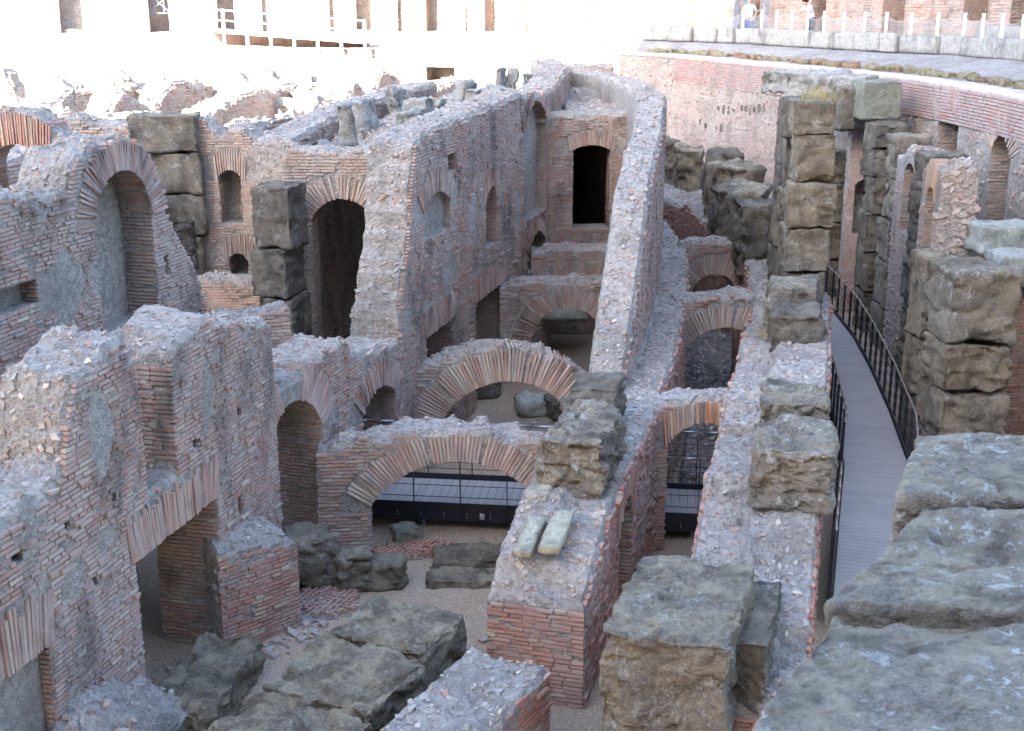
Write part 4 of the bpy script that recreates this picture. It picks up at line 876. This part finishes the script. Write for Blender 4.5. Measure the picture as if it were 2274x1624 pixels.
bl('stone_slab', 'wider flat tufa slab sunk in the gravel', (-.55, 19.95, -.06), (1.6, .75, .24), 'tufa_brown', .05, n=26, amp=.06, seed=31, rnd=.3)
bl('stone_slab', 'narrower flat tufa slab sunk in the gravel', (-.8, 19.15, -.07), (1.2, .6, .22), 'tufa_brown', -.03, n=24, amp=.06, seed=32, rnd=.3)
bl('boulder', 'small grey rock on the gravel beside the walkway', (-1.85, 20.75, 0), (.5, .42, .3), 'tufa_green', .4, n=14, amp=.06, seed=33, rnd=.3)
bl('boulder', 'pale rounded rock on the gravel behind the second arch', (.55, 28.0, 0), (.9, .8, .4), 'travertine', .2, n=14, amp=.06, seed=34, rnd=.35)
bl('boulder', 'dark wedge of rock beside the pale one', (1.2, 27.6, 0), (.8, .7, .55), 'tufa_dark', .5, n=14, amp=.09, seed=35, rnd=.3)
bl('boulder', 'fallen pale stone lying in the third arch', (1.35, 33.0, 1.0), (1.2, .8, .45), 'travertine', .1, n=14, amp=.07, seed=36, rnd=.2)
bl('boulder', 'dark stone pile seen through the second arch', (-1.1, 29.4, 0), (1.4, 1.2, .9), 'tufa_dark', .4, n=16, amp=.12, seed=37, rnd=.25)
# on the walls
bl('boulder', 'big brownish boulder sitting on the central wall', (1.06, 17.95, 2.2), (1.0, 1.6, 1.0), 'tufa', -.3, n=56, amp=.13, seed=38, freq=2., rnd=.2, tilt=(.06, 0))
bl('boulder', 'smaller dark boulder behind the big one on the central wall', (1.35, 19.55, 2.45), (.85, 1.05, .92), 'tufa_dark', -.2, n=26, amp=.12, seed=39, rnd=.25)
bl('tufa_block', 'upper lichened tufa block on the low wall by the walkway', (4.25, 18.35, 2.62), (1.0, 1.15, .9), 'tufa', -.25, n=46, amp=.10, seed=40, freq=2., rnd=.18)
bl('tufa_block', 'lower lichened tufa block on the low wall by the walkway', (3.98, 17.0, 2.35), (1.12, 1.35, .95), 'tufa_near', -.2, n=50, amp=.10, seed=41, freq=2., rnd=.2)
bl('tufa_block', 'pale topped tufa block below the tall pillar', (5.55, 24.7, 2.7), (1.05, 1.2, 1.15), 'tufa', -.2, n=24, amp=.11, seed=42, rnd=.2)
bl('tufa_block', 'dark sloping tufa block at the foot of the tall pillar', (5.35, 23.4, 2.6), (1.05, 1.2, 1.0), 'tufa_dark', -.2, n=24, amp=.11, seed=43, rnd=.25)
pillar('tufa_pillar', 'tall stacked tufa pillar rising from the low wall', (6.08, 26.25), [2.7, 3.75, 4.65, 5.56, 6.55, 7.2], (.88, .95), 'tufa_dark', -.05, 44, amp=.05, n=18, mats=['tufa_dark', 'tufa', 'tufa_brown', 'tufa_brown', 'tufa_brown'])
pillar('tufa_pillar', 'tufa pillar directly behind the tall stacked one', (6.3, 28.1), [2.7, 3.9, 5.2, 6.3, 7.12], (1.0, .95), 'tufa_dark', -.02, 45, amp=.06)
pillar('tufa_pillar', 'farthest tufa pillar of the row on the low wall', (6.75, 29.9), [2.7, 4, 5.2, 6.3, 6.95], (1.05, .95), 'tufa_dark', 0, 46, amp=.08)
rg = np.random.default_rng(3)
spots = [(6.15, 32.3, 2.4, 1.5, 'brown tufa boulder below the pillar row'), (6.3, 34.0, 2.4, 1.7, 'brown tufa boulder second along the curved low wall'), (6.3, 35.9, 2.3, 1.6, 'brown tufa boulder third along the curved low wall'), (6.6, 38.0, 2.4, 1.7, 'brown tufa boulder fourth along the curved low wall'), (6.7, 40.5, 2.5, 1.8, 'brown tufa boulder fifth along the curved low wall'), (6.0, 43.6, 2.6, 1.6, 'brown tufa boulder sixth along the curved low wall'), (5.2, 46.6, 2.6, 1.5, 'brown tufa boulder at the far bend of the curved low wall')]
for i, (x, y, z, h, lab) in enumerate(spots):
    bl('boulder', lab, (x, y, z), (rg.uniform(1.1, 1.5), rg.uniform(1.3, 1.9), h+rg.uniform(0, .5)), 'tufa_brown' if i % 2 else 'tufa_dark', rg.uniform(-.4, .4), n=18, amp=.2, seed=120+i, rnd=.25, dents=3)
# ---- right of the walkway
pp2 = Path([(9.3, 29.0), (9.05, 27.0)])
wall('brick_pier', 'brick pier with white rubble top and a tall slot niche, beside the walkway', pp2, .75, [(0, 5.5), (1, 5.75), (2.02, 5.75)], openings=[op(pp2, (2058, 440), (2076, 440), (2067, 410), z0=(2062, 585), v=.6, depth=.3)], bmat='brick_pale', cell=.09, seed=131, rub=60, ends=(), limit=250, cat='pier', rubsize=(.06, .2), rough=.08)
pp1 = Path([(9.8, 32.7), (9.74, 30.6)])
wall('brick_pier', 'brick pier with slot niche between the dark tufa pillars', pp1, .65, [(0, 5.3), (1.2, 5.7), (2.1, 5.6)], openings=[op(pp1, (2008, 385), (2032, 385), (2020, 362), z0=(2016, 520), v=.6, depth=.3)], bmat='brick_pale', cell=.1, seed=132, rub=60, ends=('end',), limit=120, cat='pier', rubsize=(.06, .18))
pillar('tufa_pillar', 'dark flat topped tufa pillar between the two brick piers', (9.95, 29.85), [0, 1.1, 2.2, 3.2, 4.3, 5.05, 5.7], (.98, .95), 'tufa_dark', .05, 133)
pillar('tufa_pillar', 'brown tufa pillar behind the farther brick pier', (10.4, 33.8), [0, 1.2, 2.4, 3.5, 4.6, 5.75], (1.0, .95), 'tufa', .05, 134)
pillar('tufa_pillar', 'grey tufa pillar near the far end of the walkway', (10.3, 35.7), [0, 1.2, 2.3, 3.4, 4.4, 5.2, 5.85], (.9, .95), 'tufa_dark', .05, 135)
pt2 = Path([(9.95, 37.9), (10.85, 37.8)])
wall('brick_wall', 'narrow brick wall with pointed arch niche at the walkway end', pt2, .7, [(0, 6.0), (.9, 6.1)], openings=[op(pt2, (1897, 430), (1938, 430), (1918, 398), z0=(1918, 520), v=.6, depth=.5)], bmat='brick_band', cell=.1, seed=136, rub=20, limit=60)
pillar('tufa_pillar', 'dark tufa pillar closing the far end of the walkway', (10.0, 40.2), [0, 1.2, 2.4, 3.6, 4.6], (1.1, .9), 'tufa_dark', .1, 137)
pillar('tufa_pillar', 'dim tufa pillar in the shadow beside the walkway end', (9.2, 42.0), [0, 1.2, 2.4, 3.6, 4.8], (1.1, .9), 'tufa_dark', .1, 138)
bl('tufa_block', 'pale greenish squared block balanced below the ring wall', (10.25, 36.8, 5.88), (1.15, 1.1, 1.05), 'tufa_green', .12, n=18, amp=.05, seed=139, rnd=.08)
bl('tufa_block', 'dark round stone left of the pale greenish block', (9.5, 37.3, 5.5), (.5, .9, 1.25), 'tufa_dark', .1, n=14, amp=.08, seed=140, rnd=.3)
# white travertine lip
for i, (u, v, l, h, yy) in enumerate([(1765, 182, 1.8, .7, 41.), (1815, 198, 1.8, 1.1, 39.8), (1878, 225, 1.6, 1.6, 38.6)]):
    p = aty(u, v, yy); bl('travertine_block', ['left end of the white rough travertine lip', 'middle of the white rough travertine lip', 'right end of the white rough travertine lip'][i], (p[0], p[1], p[2]-h/2), (l, 1.3, h), 'marble', -.6, n=26, amp=.16, seed=141+i, rnd=.2, dents=4)
pillar('tufa_pillar', 'thick stacked tufa pillar at the right beside the walkway', (8.75, 23.75), [0, 1.0, 2.0, 2.95, 4.35], (1.42, 1.4), 'tufa', .02, 144, n=24, amp=.08, mats=['tufa_dark', 'tufa', 'tufa_brown', 'tufa'])
pillar('tufa_pillar', 'slender tufa slab at the left of the thick right pillar', (8.35, 25.1), [0, 1.4, 2.6, 4.3], (.5, .9), 'tufa_brown', .1, 145)
bl('travertine_block', 'upper pale travertine slab at the right edge', (10.6, 26.6, 4.05), (1.9, 1.0, .6), 'travertine', .05, n=22, amp=.06, seed=146, rnd=.2)
bl('travertine_block', 'lower pale travertine slab at the right edge', (10.7, 25.6, 3.55), (1.9, 1.0, .7), 'travertine', .02, n=22, amp=.06, seed=147, rnd=.2)
wall('brick_wall', 'dark brick wall under the pale slabs at the right edge', [(9.55, 25.4), (12, 25.6)], .8, [(0, 3.4), (2.5, 3.5)], bmat='brick_red', cell=.12, seed=148, rub=10, limit=60)
# ---- close, soft blocks at the right
bl('tufa_block', 'nearest big lichened tufa block at the bottom right, out of focus', (3.45, 6.05, 4.2), (4.2, 2.45, 1.24), 'tufa_near', -.06, fine=.55, n=190, amp=.04, seed=151, rnd=.06, freq=3.2, dents=6, shear=.5)
bl('tufa_block', 'middle big tufa block at the right, out of focus', (4.55, 8.1, 4.2), (4.0, 1.68, 1.3), 'tufa_near', -.06, fine=.55, n=180, amp=.045, seed=152, rnd=.08, freq=3.2, dents=6, shear=.6)
bl('tufa_block', 'farthest big tufa block at the right, out of focus', (5.02, 9.75, 4.15), (3.6, 1.5, 1.42), 'tufa_near', -.03, fine=.55, n=180, amp=.05, seed=153, rnd=.1, freq=3.2, dents=4, shear=.35)
bl('tufa_block', 'tufa course carrying the out of focus blocks', (4.6, 8.0, 0), (3.7, 5.2, 4.2), 'tufa_near', 0, n=40, amp=.08, seed=154, rnd=.05, shear=.5)
# marble fragments on the tall block
rg = np.random.default_rng(12)
mf = [(815, 262, .55, .7, 'squat'), (880, 230, .28, .65, 'thin upright'), (895, 228, .25, .6, 'slim upright'), (930, 245, .6, .5, 'rounded'), (920, 268, .6, .45, 'low'), (966, 235, .3, .4, 'small cubic'), (1028, 215, .55, .7, 'angular'), (1052, 218, .4, .5, 'leaning'), (1100, 205, .6, .4, 'broad'), (1118, 185, .3, .75, 'tall twin'), (1132, 184, .28, .75, 'second tall twin'), (1172, 180, .35, .5, 'far upright'), (775, 290, .35, .9, 'tilted slab like')]
for i, (u, v, wd, h, ad) in enumerate(mf):
    d = ray(u, v+8); z = 6.45; 
    for _ in range(4):
        x, y, _z = atz(u, v+12, z); z = 6.3+.03*(y-26)+.05
    block('marble_fragment', (x, y, z-.25), (wd*1.1, wd*rg.uniform(.7, 1), h*.8+.25), 'marble', rg.uniform(-1, 1), n=10, amp=.1, seed=160+i, rnd=.25, label=f'{ad} white marble fragment standing on top of the tall block', cat='marble', group='marble fragments', tilt=(rg.uniform(-.2, .2), rg.uniform(-.2, .2)))
bl('travertine_block', 'white stone cube on the lower peak of the left wall', (*atz(90, 815, 4.05)[:2], 3.8), (.4, .38, .28), 'marble', .2, n=12, amp=.04, seed=181, rnd=.2)
bl('travertine_block', 'white stone block on the higher peak of the left wall', (*atz(320, 735, 4.4)[:2], 4.1), (.55, .5, .3), 'marble', .1, n=12, amp=.04, seed=182, rnd=.2)

for i, u in enumerate((60, 108, 300, 455, 560, 700, 860, 1010, 1150, 1290)):
    s_, _ = pK.face(u, 20); c = pK.world(np.array([s_]), np.array([ZP-.1]), np.array([-.35]))[0]; _, t_, _ = pK.at(np.array([s_])); l = [1.6, 1.0, 1.3, 1.2, 1.0, 1.5, 1.1, 1.4, 1.2, 1.6][i]
    p = Path([tuple(c[:2]-t_[0]*l/2), tuple(c[:2]+t_[0]*l/2)])
    wall('brick_pier', ['first', 'second', 'third', 'fourth', 'fifth', 'sixth', 'seventh', 'eighth', 'ninth', 'tenth'][i]+' projecting sunlit brick pier counted from the left along the podium wall', p, .7, [(0, 11.5), (l*.5, 12), (l, 11.2)], z0=ZP-.1, cell=.2, nt=4, bmat='brick_pale', seed=400+i, rough=.1, rub=4, limit=0, course=.1, miss=.25, ends=('end',), cat='pier', blen=(.2, .45), group='sunlit brick piers')
# ---- walkways
unit = bpy.data.meshes.new('plank'); unit.from_pydata(BOXV.tolist(), [], BOXF.tolist()); unit.materials.append(M['deck'])
def walkway(name, label, pr, width, zd, pw=.145, rails=('r', 'l'), skip=(), fascia=.34, top=1.1, rail_mat='rail', gaps=None):
    """pr: path along the right edge, deck lies to its left"""
    root = empty(name, tuple(pr.world(np.array([pr.L/2]), np.array([0.]), np.array([width/2]))[0]), label, 'walkway'); n = int(pr.L/pw)
    for i in range(n):
        s = (i+.5)*pw; c = pr.world(np.array([s]), np.array([zd-.015]), np.array([width/2]))[0]; _, t, _ = pr.at(np.array([s]))
        o = bpy.data.objects.new('plank', unit); link(o, root); o.location = Vector(c)-root.location; o.rotation_euler = (0, 0, math.atan2(t[0, 1], t[0, 0])); o.scale = (pw-.007, width-.02, .03)
    for side in ('r', 'l'):
        off = -.03 if side == 'r' else width+.03; k = max(2, int(pr.L/.5)); q = np.linspace(0, pr.L, k+1)
        W = pr.world(q, np.zeros(k+1), np.full(k+1, off)); mb = MB()
        for a, b in zip(W[:-1], W[1:]): mb.bar(a+(0, 0, zd-.08), b+(0, 0, zd-.08), .02, fascia)
        mb.build('fascia_board', M['iron'], root)
        if side not in rails: continue
        for g0, g1 in (gaps or {}).get(side, [(0, pr.L)]):
            m = max(2, int((g1-g0)/.5)); q = np.linspace(g0, g1, m+1); W = pr.world(q, np.zeros(m+1), np.full(m+1, off))
            mb = MB()
            for a, b in zip(W[:-1], W[1:]): mb.tube(a+(0, 0, zd+top), b+(0, 0, zd+top), .024, 8)
            mb.build('handrail', M[rail_mat], root, smooth=True)
            for h in (.2, .42, .64, .86):
                mb = MB()
                for a, b in zip(W[:-1], W[1:]): mb.bar(a+(0, 0, zd+h), b+(0, 0, zd+h), .011)
                mb.build('rail_wire', M['iron'], root)
            npst = max(2, int(round((g1-g0)/.85)))
            for i in range(npst+1):
                s = g0+(g1-g0)*i/npst; c = pr.world(np.array([s]), np.array([0.]), np.array([off-.03 if side == 'r' else off+.03]))[0]; _, t, _ = pr.at(np.array([s])); mb = MB()
                mb.box((c[0], c[1], zd+(top-.22)/2), (.014, .06, top+.26), math.atan2(t[0, 1], t[0, 0])); mb.build('post', M['iron'], root)
    for i in range(int(pr.L/1.6)+1):
        for dn in (.15, width-.15):
            s = i*1.6+.2; c = pr.world(np.array([s]), np.array([0.]), np.array([dn]))[0]; mb = MB(); mb.tube((c[0], c[1], -.05), (c[0], c[1], zd-.2), .028, 8); mb.box((c[0], c[1], .02), (.12, .12, .02)); mb.build('support_leg', M['steel'], root)
    bm = MB(); 
    for i in range(int(pr.L/.42)):
        for zz in (-.17, -.11):
            c = pr.world(np.array([i*.42+.1]), np.array([zd+zz]), np.array([-.045]))[0]; bm.box(c, (.018, .018, .018))
    o = bm.build('bolt_heads', M['steel'], root); o['kind'] = 'stuff'
    return root
pw1 = Path([(6.0, 17.2), (6.75, 19.9), (7.63, 23.05), (8.22, 26.5), (8.75, 30.2), (9.05, 32.8), (9.25, 36.4), (9.3, 40.5)])
walkway('walkway', 'long grey plank walkway with dark railings curving away at the right', pw1, 1.22, .5, rail_mat='copper_rail', gaps={'l': [(0, 2.95), (5.2, pw1.L)]})
pw2 = Path([(-3.4, 21.5), (4.9, 20.55)])
wk2 = walkway('walkway', 'short plank walkway crossing under the near arch and the orange arch', pw2, 1.35, .45)
for x_ in (2.9, 7.0):
    c = pw2.world(np.array([x_]), np.array([.32]), np.array([-.07]))[0]; V, F = block_mesh((.11, .09, .11), 6, .45, .0, 1, 0)
    mesh_np('spot_lamp', V+c, F, M['steel'], wk2, smooth=True)
# ---- herringbone paving remains
def paving(label, c, r, seed, ang):
    rng = np.random.default_rng(seed); root = empty('brick_paving', (c[0], c[1], 0), label, 'paving'); root['kind'] = 'structure'; C, A = [], []
    for i in range(-14, 15):
        for j in range(-14, 15):
            for k in (0, 1):
                x, y = (i*.13+(j % 2)*.065+k*.06)*1.0, j*.066
                if (x/r[0])**2+(y/r[1])**2+.25*math.sin(x*7+y*9) > 1 or rng.random() < .12: continue
                a = ang+(R(45) if k else R(-45)); ca, sa_ = math.cos(ang), math.sin(ang)
                C.append((c[0]+x*ca-y*sa_, c[1]+x*sa_+y*ca, .045+rng.uniform(-.012, .012)))
                d = np.array((math.cos(a), math.sin(a), 0)); e = np.array((-math.sin(a), math.cos(a), 0)); A.append(np.stack([d*.1, e*.032, np.array((0, 0, .08))]))
    put_pieces('brick', np.array(C), np.array(A), [M['brick_red']], np.zeros(len(C), int), root, rng, 120, 'brickwork', rng.uniform(0, 1, len(C)), .05, 4)
    V, F = block_mesh((r[0]*2.1, r[1]*2.1, .14), 14, .3, .05, seed, 0); mesh_np('mortar_bed', V @ np.array(Matrix.Rotation(ang, 3, 'Z')).T+np.array((c[0], c[1], -.035)), F, M['core'], root, smooth=True)
paving('patch of herringbone brick paving beside the upright boulders', (-2.95, 18.35), (.5, .55), 201, .4)
paving('patch of herringbone brick paving near the walkway', (-1.7, 20.3), (.75, .3), 202, .2)
M['cream'] = m_tufa('cream_stone', (.62, .58, .44), .1, .1, 1.5, .4, .3)
# cream slabs bedded in the central wall
for i, (x, y, z, l, wd, lab) in enumerate([(.62, 16.2, 2.12, .95, .3, 'cream stone slab bedded in the central wall top, right one'), (.24, 16.1, 2.08, .9, .26, 'cream stone slab bedded along the left edge of the central wall'), (.42, 17.25, 2.3, .6, .32, 'cream stone slab half covered by the big boulder')]):
    block('stone_slab', (x, y, z), (wd, l, .12), 'cream', -.28, n=10, amp=.02, seed=210+i, rnd=.2, label=lab, cat='stone', tilt=(.2, 0))
# ---- people on the podium
def m_cloth(name, col): return m_flat(name, col, .9, .12, 12, .2)
for k_, c_ in (('shirt', (.78, .78, .80)), ('jeans', (.05, .11, .36)), ('black_cloth', (.03, .03, .05)), ('skin', (.50, .30, .22)), ('hair_grey', (.42, .36, .30)), ('hair_black', (.02, .018, .018))): M[k_] = m_cloth(k_, c_)
def person(label, loc, rz, joints, bones, hair, mats, scale=1.):
    names = list(joints); me = bpy.data.meshes.new('person'); me.from_pydata([joints[n][0] for n in names], [(names.index(a), names.index(b)) for a, b, _ in bones for a, b in [(a, b)]] if False else [(names.index(b[0]), names.index(b[1])) for b in bones], [])
    ob = bpy.data.objects.new('person_skeleton', me); sc.collection.objects.link(ob)
    md = ob.modifiers.new('skin', 'SKIN'); md.use_smooth_shade = True
    for i, n in enumerate(names): me.skin_vertices[0].data[i].radius = (joints[n][1], joints[n][2] if len(joints[n]) > 2 else joints[n][1])
    me.skin_vertices[0].data[names.index('pelvis')].use_root = True
    ob.modifiers.new('sub', 'SUBSURF').levels = 2; ob.modifiers['sub'].render_levels = 2
    dg = bpy.context.evaluated_depsgraph_get(); ev = ob.evaluated_get(dg); nm = bpy.data.meshes.new_from_object(ev); bpy.data.objects.remove(ob)
    P0 = np.array([joints[b[0]][0] for b in bones]); P1 = np.array([joints[b[1]][0] for b in bones])
    for m_ in mats: nm.materials.append(M[m_])
    for p in nm.polygons:
        c = np.array(p.center); d = P1-P0; t = np.clip(((c-P0)*d).sum(1)/np.maximum((d*d).sum(1), 1e-9), 0, 1); k = int(np.argmin(np.linalg.norm(P0+d*t[:, None]-c, axis=1))); p.material_index = bones[k][2]; p.use_smooth = True
    o = bpy.data.objects.new('person', nm); link(o); o.location = loc; o.rotation_euler = (0, 0, rz); o.scale = (scale,)*3; tag(o, label, 'person')
    hc, hs, hm = hair; V, F = block_mesh(hs, 8, .5, .012, 3, 0); h = mesh_np('hair', V+np.array(hc), F, M[hm], None, smooth=True, loc=(0, 0, 0)); h.parent = o
    return o
def hand(J, B, pre, wrist, d, side):
    """palm and five fingers along direction d"""
    d = np.array(d, float); d /= np.linalg.norm(d); w_ = np.array(wrist); up = np.array((0, 0, 1.)) if abs(d[2]) < .8 else np.array((1., 0, 0)); a = np.cross(d, up); a /= np.linalg.norm(a)
    J[pre+'palm'] = (tuple(w_+d*.06), .032, .02); B.append((pre+'wrist', pre+'palm', 2))
    for i, (o_, l) in enumerate([(-.027, .06), (-.009, .075), (.009, .07), (.027, .055)]):
        b = w_+d*.09+a*o_; J[f'{pre}f{i}a'] = (tuple(b), .009); J[f'{pre}f{i}b'] = (tuple(b+d*l*.55), .0085); J[f'{pre}f{i}c'] = (tuple(b+d*l*.9-up*.02), .007); B += [(pre+'palm', f'{pre}f{i}a', 2), (f'{pre}f{i}a', f'{pre}f{i}b', 2), (f'{pre}f{i}b', f'{pre}f{i}c', 2)]
    b = w_+d*.04+a*side*.035; J[pre+'t1'] = (tuple(b), .011); J[pre+'t2'] = (tuple(b+d*.035+a*side*.02), .009); B += [(pre+'palm', pre+'t1', 2), (pre+'t1', pre+'t2', 2)]
def body(lean=0., elbows=None, wrists=None, hd=None, arms_mat=2):
    L_ = lean; J = {'pelvis': ((0, 0, .95), .15, .115), 'waist': ((0, -.04*L_, 1.10), .135, .10), 'chest': ((0, -.22*L_, 1.30), .16, .115), 'collar': ((0, -.36*L_, 1.44-.04*L_), .10, .08), 'neck': ((0, -.42*L_, 1.50-.05*L_), .055), 'jaw': ((0, -.03-.48*L_, 1.555-.08*L_), .062, .07), 'head': ((0, -.02-.52*L_, 1.63-.1*L_), .078, .09), 'crown': ((0, 0-.53*L_, 1.70-.11*L_), .06, .07), 'nose': ((0, -.115-.55*L_, 1.60-.12*L_), .014)}
    B = [('pelvis', 'waist', 0), ('waist', 'chest', 0), ('chest', 'collar', 0), ('collar', 'neck', 2), ('neck', 'jaw', 2), ('jaw', 'head', 2), ('head', 'crown', 2), ('head', 'nose', 2)]
    for i, (n, sg) in enumerate((('l', -1), ('r', 1))):
        sh = (sg*.19, -.33*L_, 1.40-.03*L_); J[n+'sh'] = (sh, .06); J[n+'el'] = (elbows[i], .043); J[n+'wrist'] = (wrists[i], .03, .026)
        mid = tuple((np.array(sh)+np.array(elbows[i]))/2); J[n+'ua'] = (mid, .052); B += [('collar', n+'sh', 0), (n+'sh', n+'ua', 0), (n+'ua', n+'el', 2), (n+'el', n+'wrist', 2)]
        hand(J, B, n, wrists[i], hd[i], sg)
        J[n+'hip'] = ((sg*.09, .0, .88), .10, .105); J[n+'kn'] = ((sg*.10, -.02, .49), .062); J[n+'an'] = ((sg*.11, .02, .08), .042); J[n+'toe'] = ((sg*.12, -.16, .04), .035)
        B += [('pelvis', n+'hip', 1), (n+'hip', n+'kn', 1), (n+'kn', n+'an', 1), (n+'an', n+'toe', 3)]
    return J, B
zf = ZP+.05
def at_walk(u, n): s = pP.face(u, 60)[0]; w_ = pP.world(np.array([s]), np.array([zf]), np.array([n]))[0]; return tuple(w_)
J, B = body(0., [(-.30, .02, 1.14), (.31, .04, 1.14)], [(-.20, -.10, 1.0), (.22, -.08, .98)], [(.5, -.5, -.6), (-.5, -.5, -.6)])
person('person in a white polo shirt and blue jeans, hands on hips behind the parapet', at_walk(1618, 1.1), -.15, J, B, ((0, .015, 1.685), (.17, .20, .15), 'hair_grey'), ['shirt', 'jeans', 'skin', 'black_cloth'], 1.0)
J, B = body(.75, [(-.26, -.42, 1.12), (.24, -.44, 1.14)], [(-.10, -.62, 1.10), (.06, -.64, 1.08)], [(.8, -.3, -.1), (-.8, -.3, -.1)])
person('person in white T-shirt and dark trousers leaning forward on the railing', at_walk(1757, .95), -1.0, J, B, ((0, -.39, 1.615), (.175, .2, .14), 'hair_black'), ['shirt', 'black_cloth', 'skin', 'black_cloth'], 1.02)
# ---- iron gates in the back wall recesses
def gate(label, u0, u1, zb, h, n=3.6, mat='gate_blue'):
    a, b = np.array(at_walk(u0, n)), np.array(at_walk(u1, n)); root = empty('iron_gate', tuple((a+b)/2), label, 'gate'); a[2] = b[2] = zb
    fr = MB()
    for p in (a, b): fr.bar(p, p+(0, 0, h), .07)
    fr.bar(a+(0, 0, .1), b+(0, 0, .1), .06); fr.bar(a+(0, 0, h), b+(0, 0, h), .06); fr.build('gate_frame', M[mat], root)
    L = lambda f, z: a+(b-a)*f+np.array((0, 0, z*h))
    for p, q in ((L(0, .05), L(1, .55)), (L(1, .05), L(0, .55)), (L(0, .55), L(.5, 1)), (L(1, .55), L(.5, 1)), (L(0, .55), L(1, .55)), (L(.3, .05), L(.3, 1)), (L(.7, .05), L(.7, 1))):
        mb = MB(); mb.bar(p, q, .045); mb.build('gate_bar', M[mat], root)
M['gate_blue'] = m_flat('blue_grey_painted_iron', (.16, .20, .27), .5, .1, 6, .05, .4)
gate('blue grey iron gate in the brick recess left of the visitors', 1528, 1568, ZP+.05, 2.2)
gate('blue grey iron gate above the white stone at upper right', 2143, 2198, ZP+1.1, 2.2, 4.)
gate('dark iron gate standing in the sun by the shadow edge', 1490, 1512, ZP+.3, 2.0, 4.0)
gate('iron gate in the sunlit recess at far left', 322, 372, ZP+.9, 2., 4.4)
gate('white painted lattice gate in a sunlit recess', 948, 980, ZP+.5, 1.5, 4.1, 'white_paint')
gate('white painted lattice gate farther along the sunlit wall', 1078, 1106, ZP+.5, 1.5, 4.1, 'white_paint')
block('marble_block', at_walk(2120, 2.6), (3.2, .6, .85), 'marble', -1.1, n=14, amp=.04, seed=301, label='long white marble block lying behind the fence at upper right', cat='marble')
# ---- sunlit access ramp
def ramp():
    y = 61.5; a, b = np.array(aty(455, 66, y)), np.array(aty(815, 93, y-1)); root = empty('access_ramp', tuple((a+b)/2), 'white painted access ramp with posts in the sun at upper left', 'ramp')
    mb = MB(); mb.bar(a, b, 1.6, .12); mb.build('ramp_deck', M['white_paint'], root)
    for i in range(8):
        f = i/7; p = a+(b-a)*f; mb = MB(); mb.bar((p[0], p[1]-.82, ZR-.1), (p[0], p[1]-.82, p[2]+1.0), .12); mb.build('post', M['white_paint'], root)
    for h in (.5, .95):
        mb = MB(); mb.bar(a+(0, -.8, h), b+(0, -.8, h), .05); mb.build('handrail', M['white_paint'], root)
    mb = MB(); mb.bar(a+(0, .9, -.45), b+(0, .9, -.1), .3, .75); mb.build('brick_plinth', M['brick_pink'], root)
ramp()

# ---- small things
sp = at_walk(1372, -.9); lampo = empty('floodlight', (sp[0], sp[1], ZR+.12), 'small black and white floodlight on the terrace edge', 'lamp')
mb = MB(); mb.box((sp[0], sp[1], ZR+.3), (.22, .2, .34)); mb.build('housing', M['iron'], lampo)
mb = MB(); mb.box((sp[0], sp[1]-.115, ZR+.34), (.16, .02, .12)); mb.box((sp[0], sp[1]-.03, ZR+.16), (.3, .22, .08)); mb.build('lens_cover', M['white_paint'], lampo)
M['dry_grass'] = m_flat('dry_yellow_grass', (.42, .33, .14), .9, .3, 20, .1)
def tuft(label, loc, r, n, seed, h=.25):
    rng = np.random.default_rng(seed); mb = MB()
    for _ in range(n):
        a = rng.uniform(0, 6.28); d = r*rng.uniform(0, 1)**.5; p = np.array(loc)+(d*math.cos(a), d*math.sin(a), -.04); q = p+(rng.normal(0, .09), rng.normal(0, .09), h*rng.uniform(.5, 1.2)); mb.bar(p, q, .008)
    o = mb.build('grass_tuft', M['dry_grass'], None, loc=loc); tag(o, label, 'grass')
tuft('dry yellow grass on top of the tall stacked pillar', (6.2, 26.2, 7.22), .4, 60, 1)
tuft('dry grass tuft at the end of the terrace near the shadow edge', (*at_walk(1385, -1.6)[:2], ZR+.12), 1.0, 160, 2, .22)
tuft('small dry grass tuft on the ledge of the central wall', (5.1, 24.0, 2.85), .35, 50, 3, .2)

# ---- fallen bits along the wall feet
rng = np.random.default_rng(99); P_, A_ = [], []
def strew(x0, y0, x1, y1, n, spread=.35, smax=.085):
    for _ in range(n):
        f = rng.uniform(); x = x0+(x1-x0)*f+rng.normal(0, spread*.6); y = y0+(y1-y0)*f+rng.normal(0, spread*.6); s = .03+smax*rng.uniform()**2.5
        a = rng.uniform(0, 6.28); d = np.array((math.cos(a), math.sin(a), rng.normal(0, .15))); e = np.array((-math.sin(a), math.cos(a), rng.normal(0, .15)))
        P_.append((x, y, s*.2)); A_.append(np.stack([d*s*rng.uniform(1, 1.8), e*s, np.array((0, 0, s*rng.uniform(.4, .8)))]))
strew(-3.2, 17.6, -2.6, 19.8, 60); strew(-2.4, 20.2, .4, 20.6, 40); strew(.0, 15.4, .35, 19.8, 90); strew(-4.0, 15.8, -3.2, 17.4, 60); strew(-3.0, 13.5, -1.2, 16.6, 60, .5); strew(2.2, 17.4, 3.4, 20.3, 70); strew(-2.2, 24, .8, 29, 80, .8); strew(-1.2, 16.2, -.3, 13.6, 60); strew(4.3, 23, 5.2, 31, 60); strew(-5.2, 15.2, -4.4, 16.6, 50)
o = boxes_mesh('debris', np.array(P_), np.array(A_), M['rubble'], None, rng.uniform(0, 1, len(P_)), .28, rng); o['kind'] = 'stuff'; tag(o, 'small fallen stones and brick bits strewn along the wall feet', 'debris')
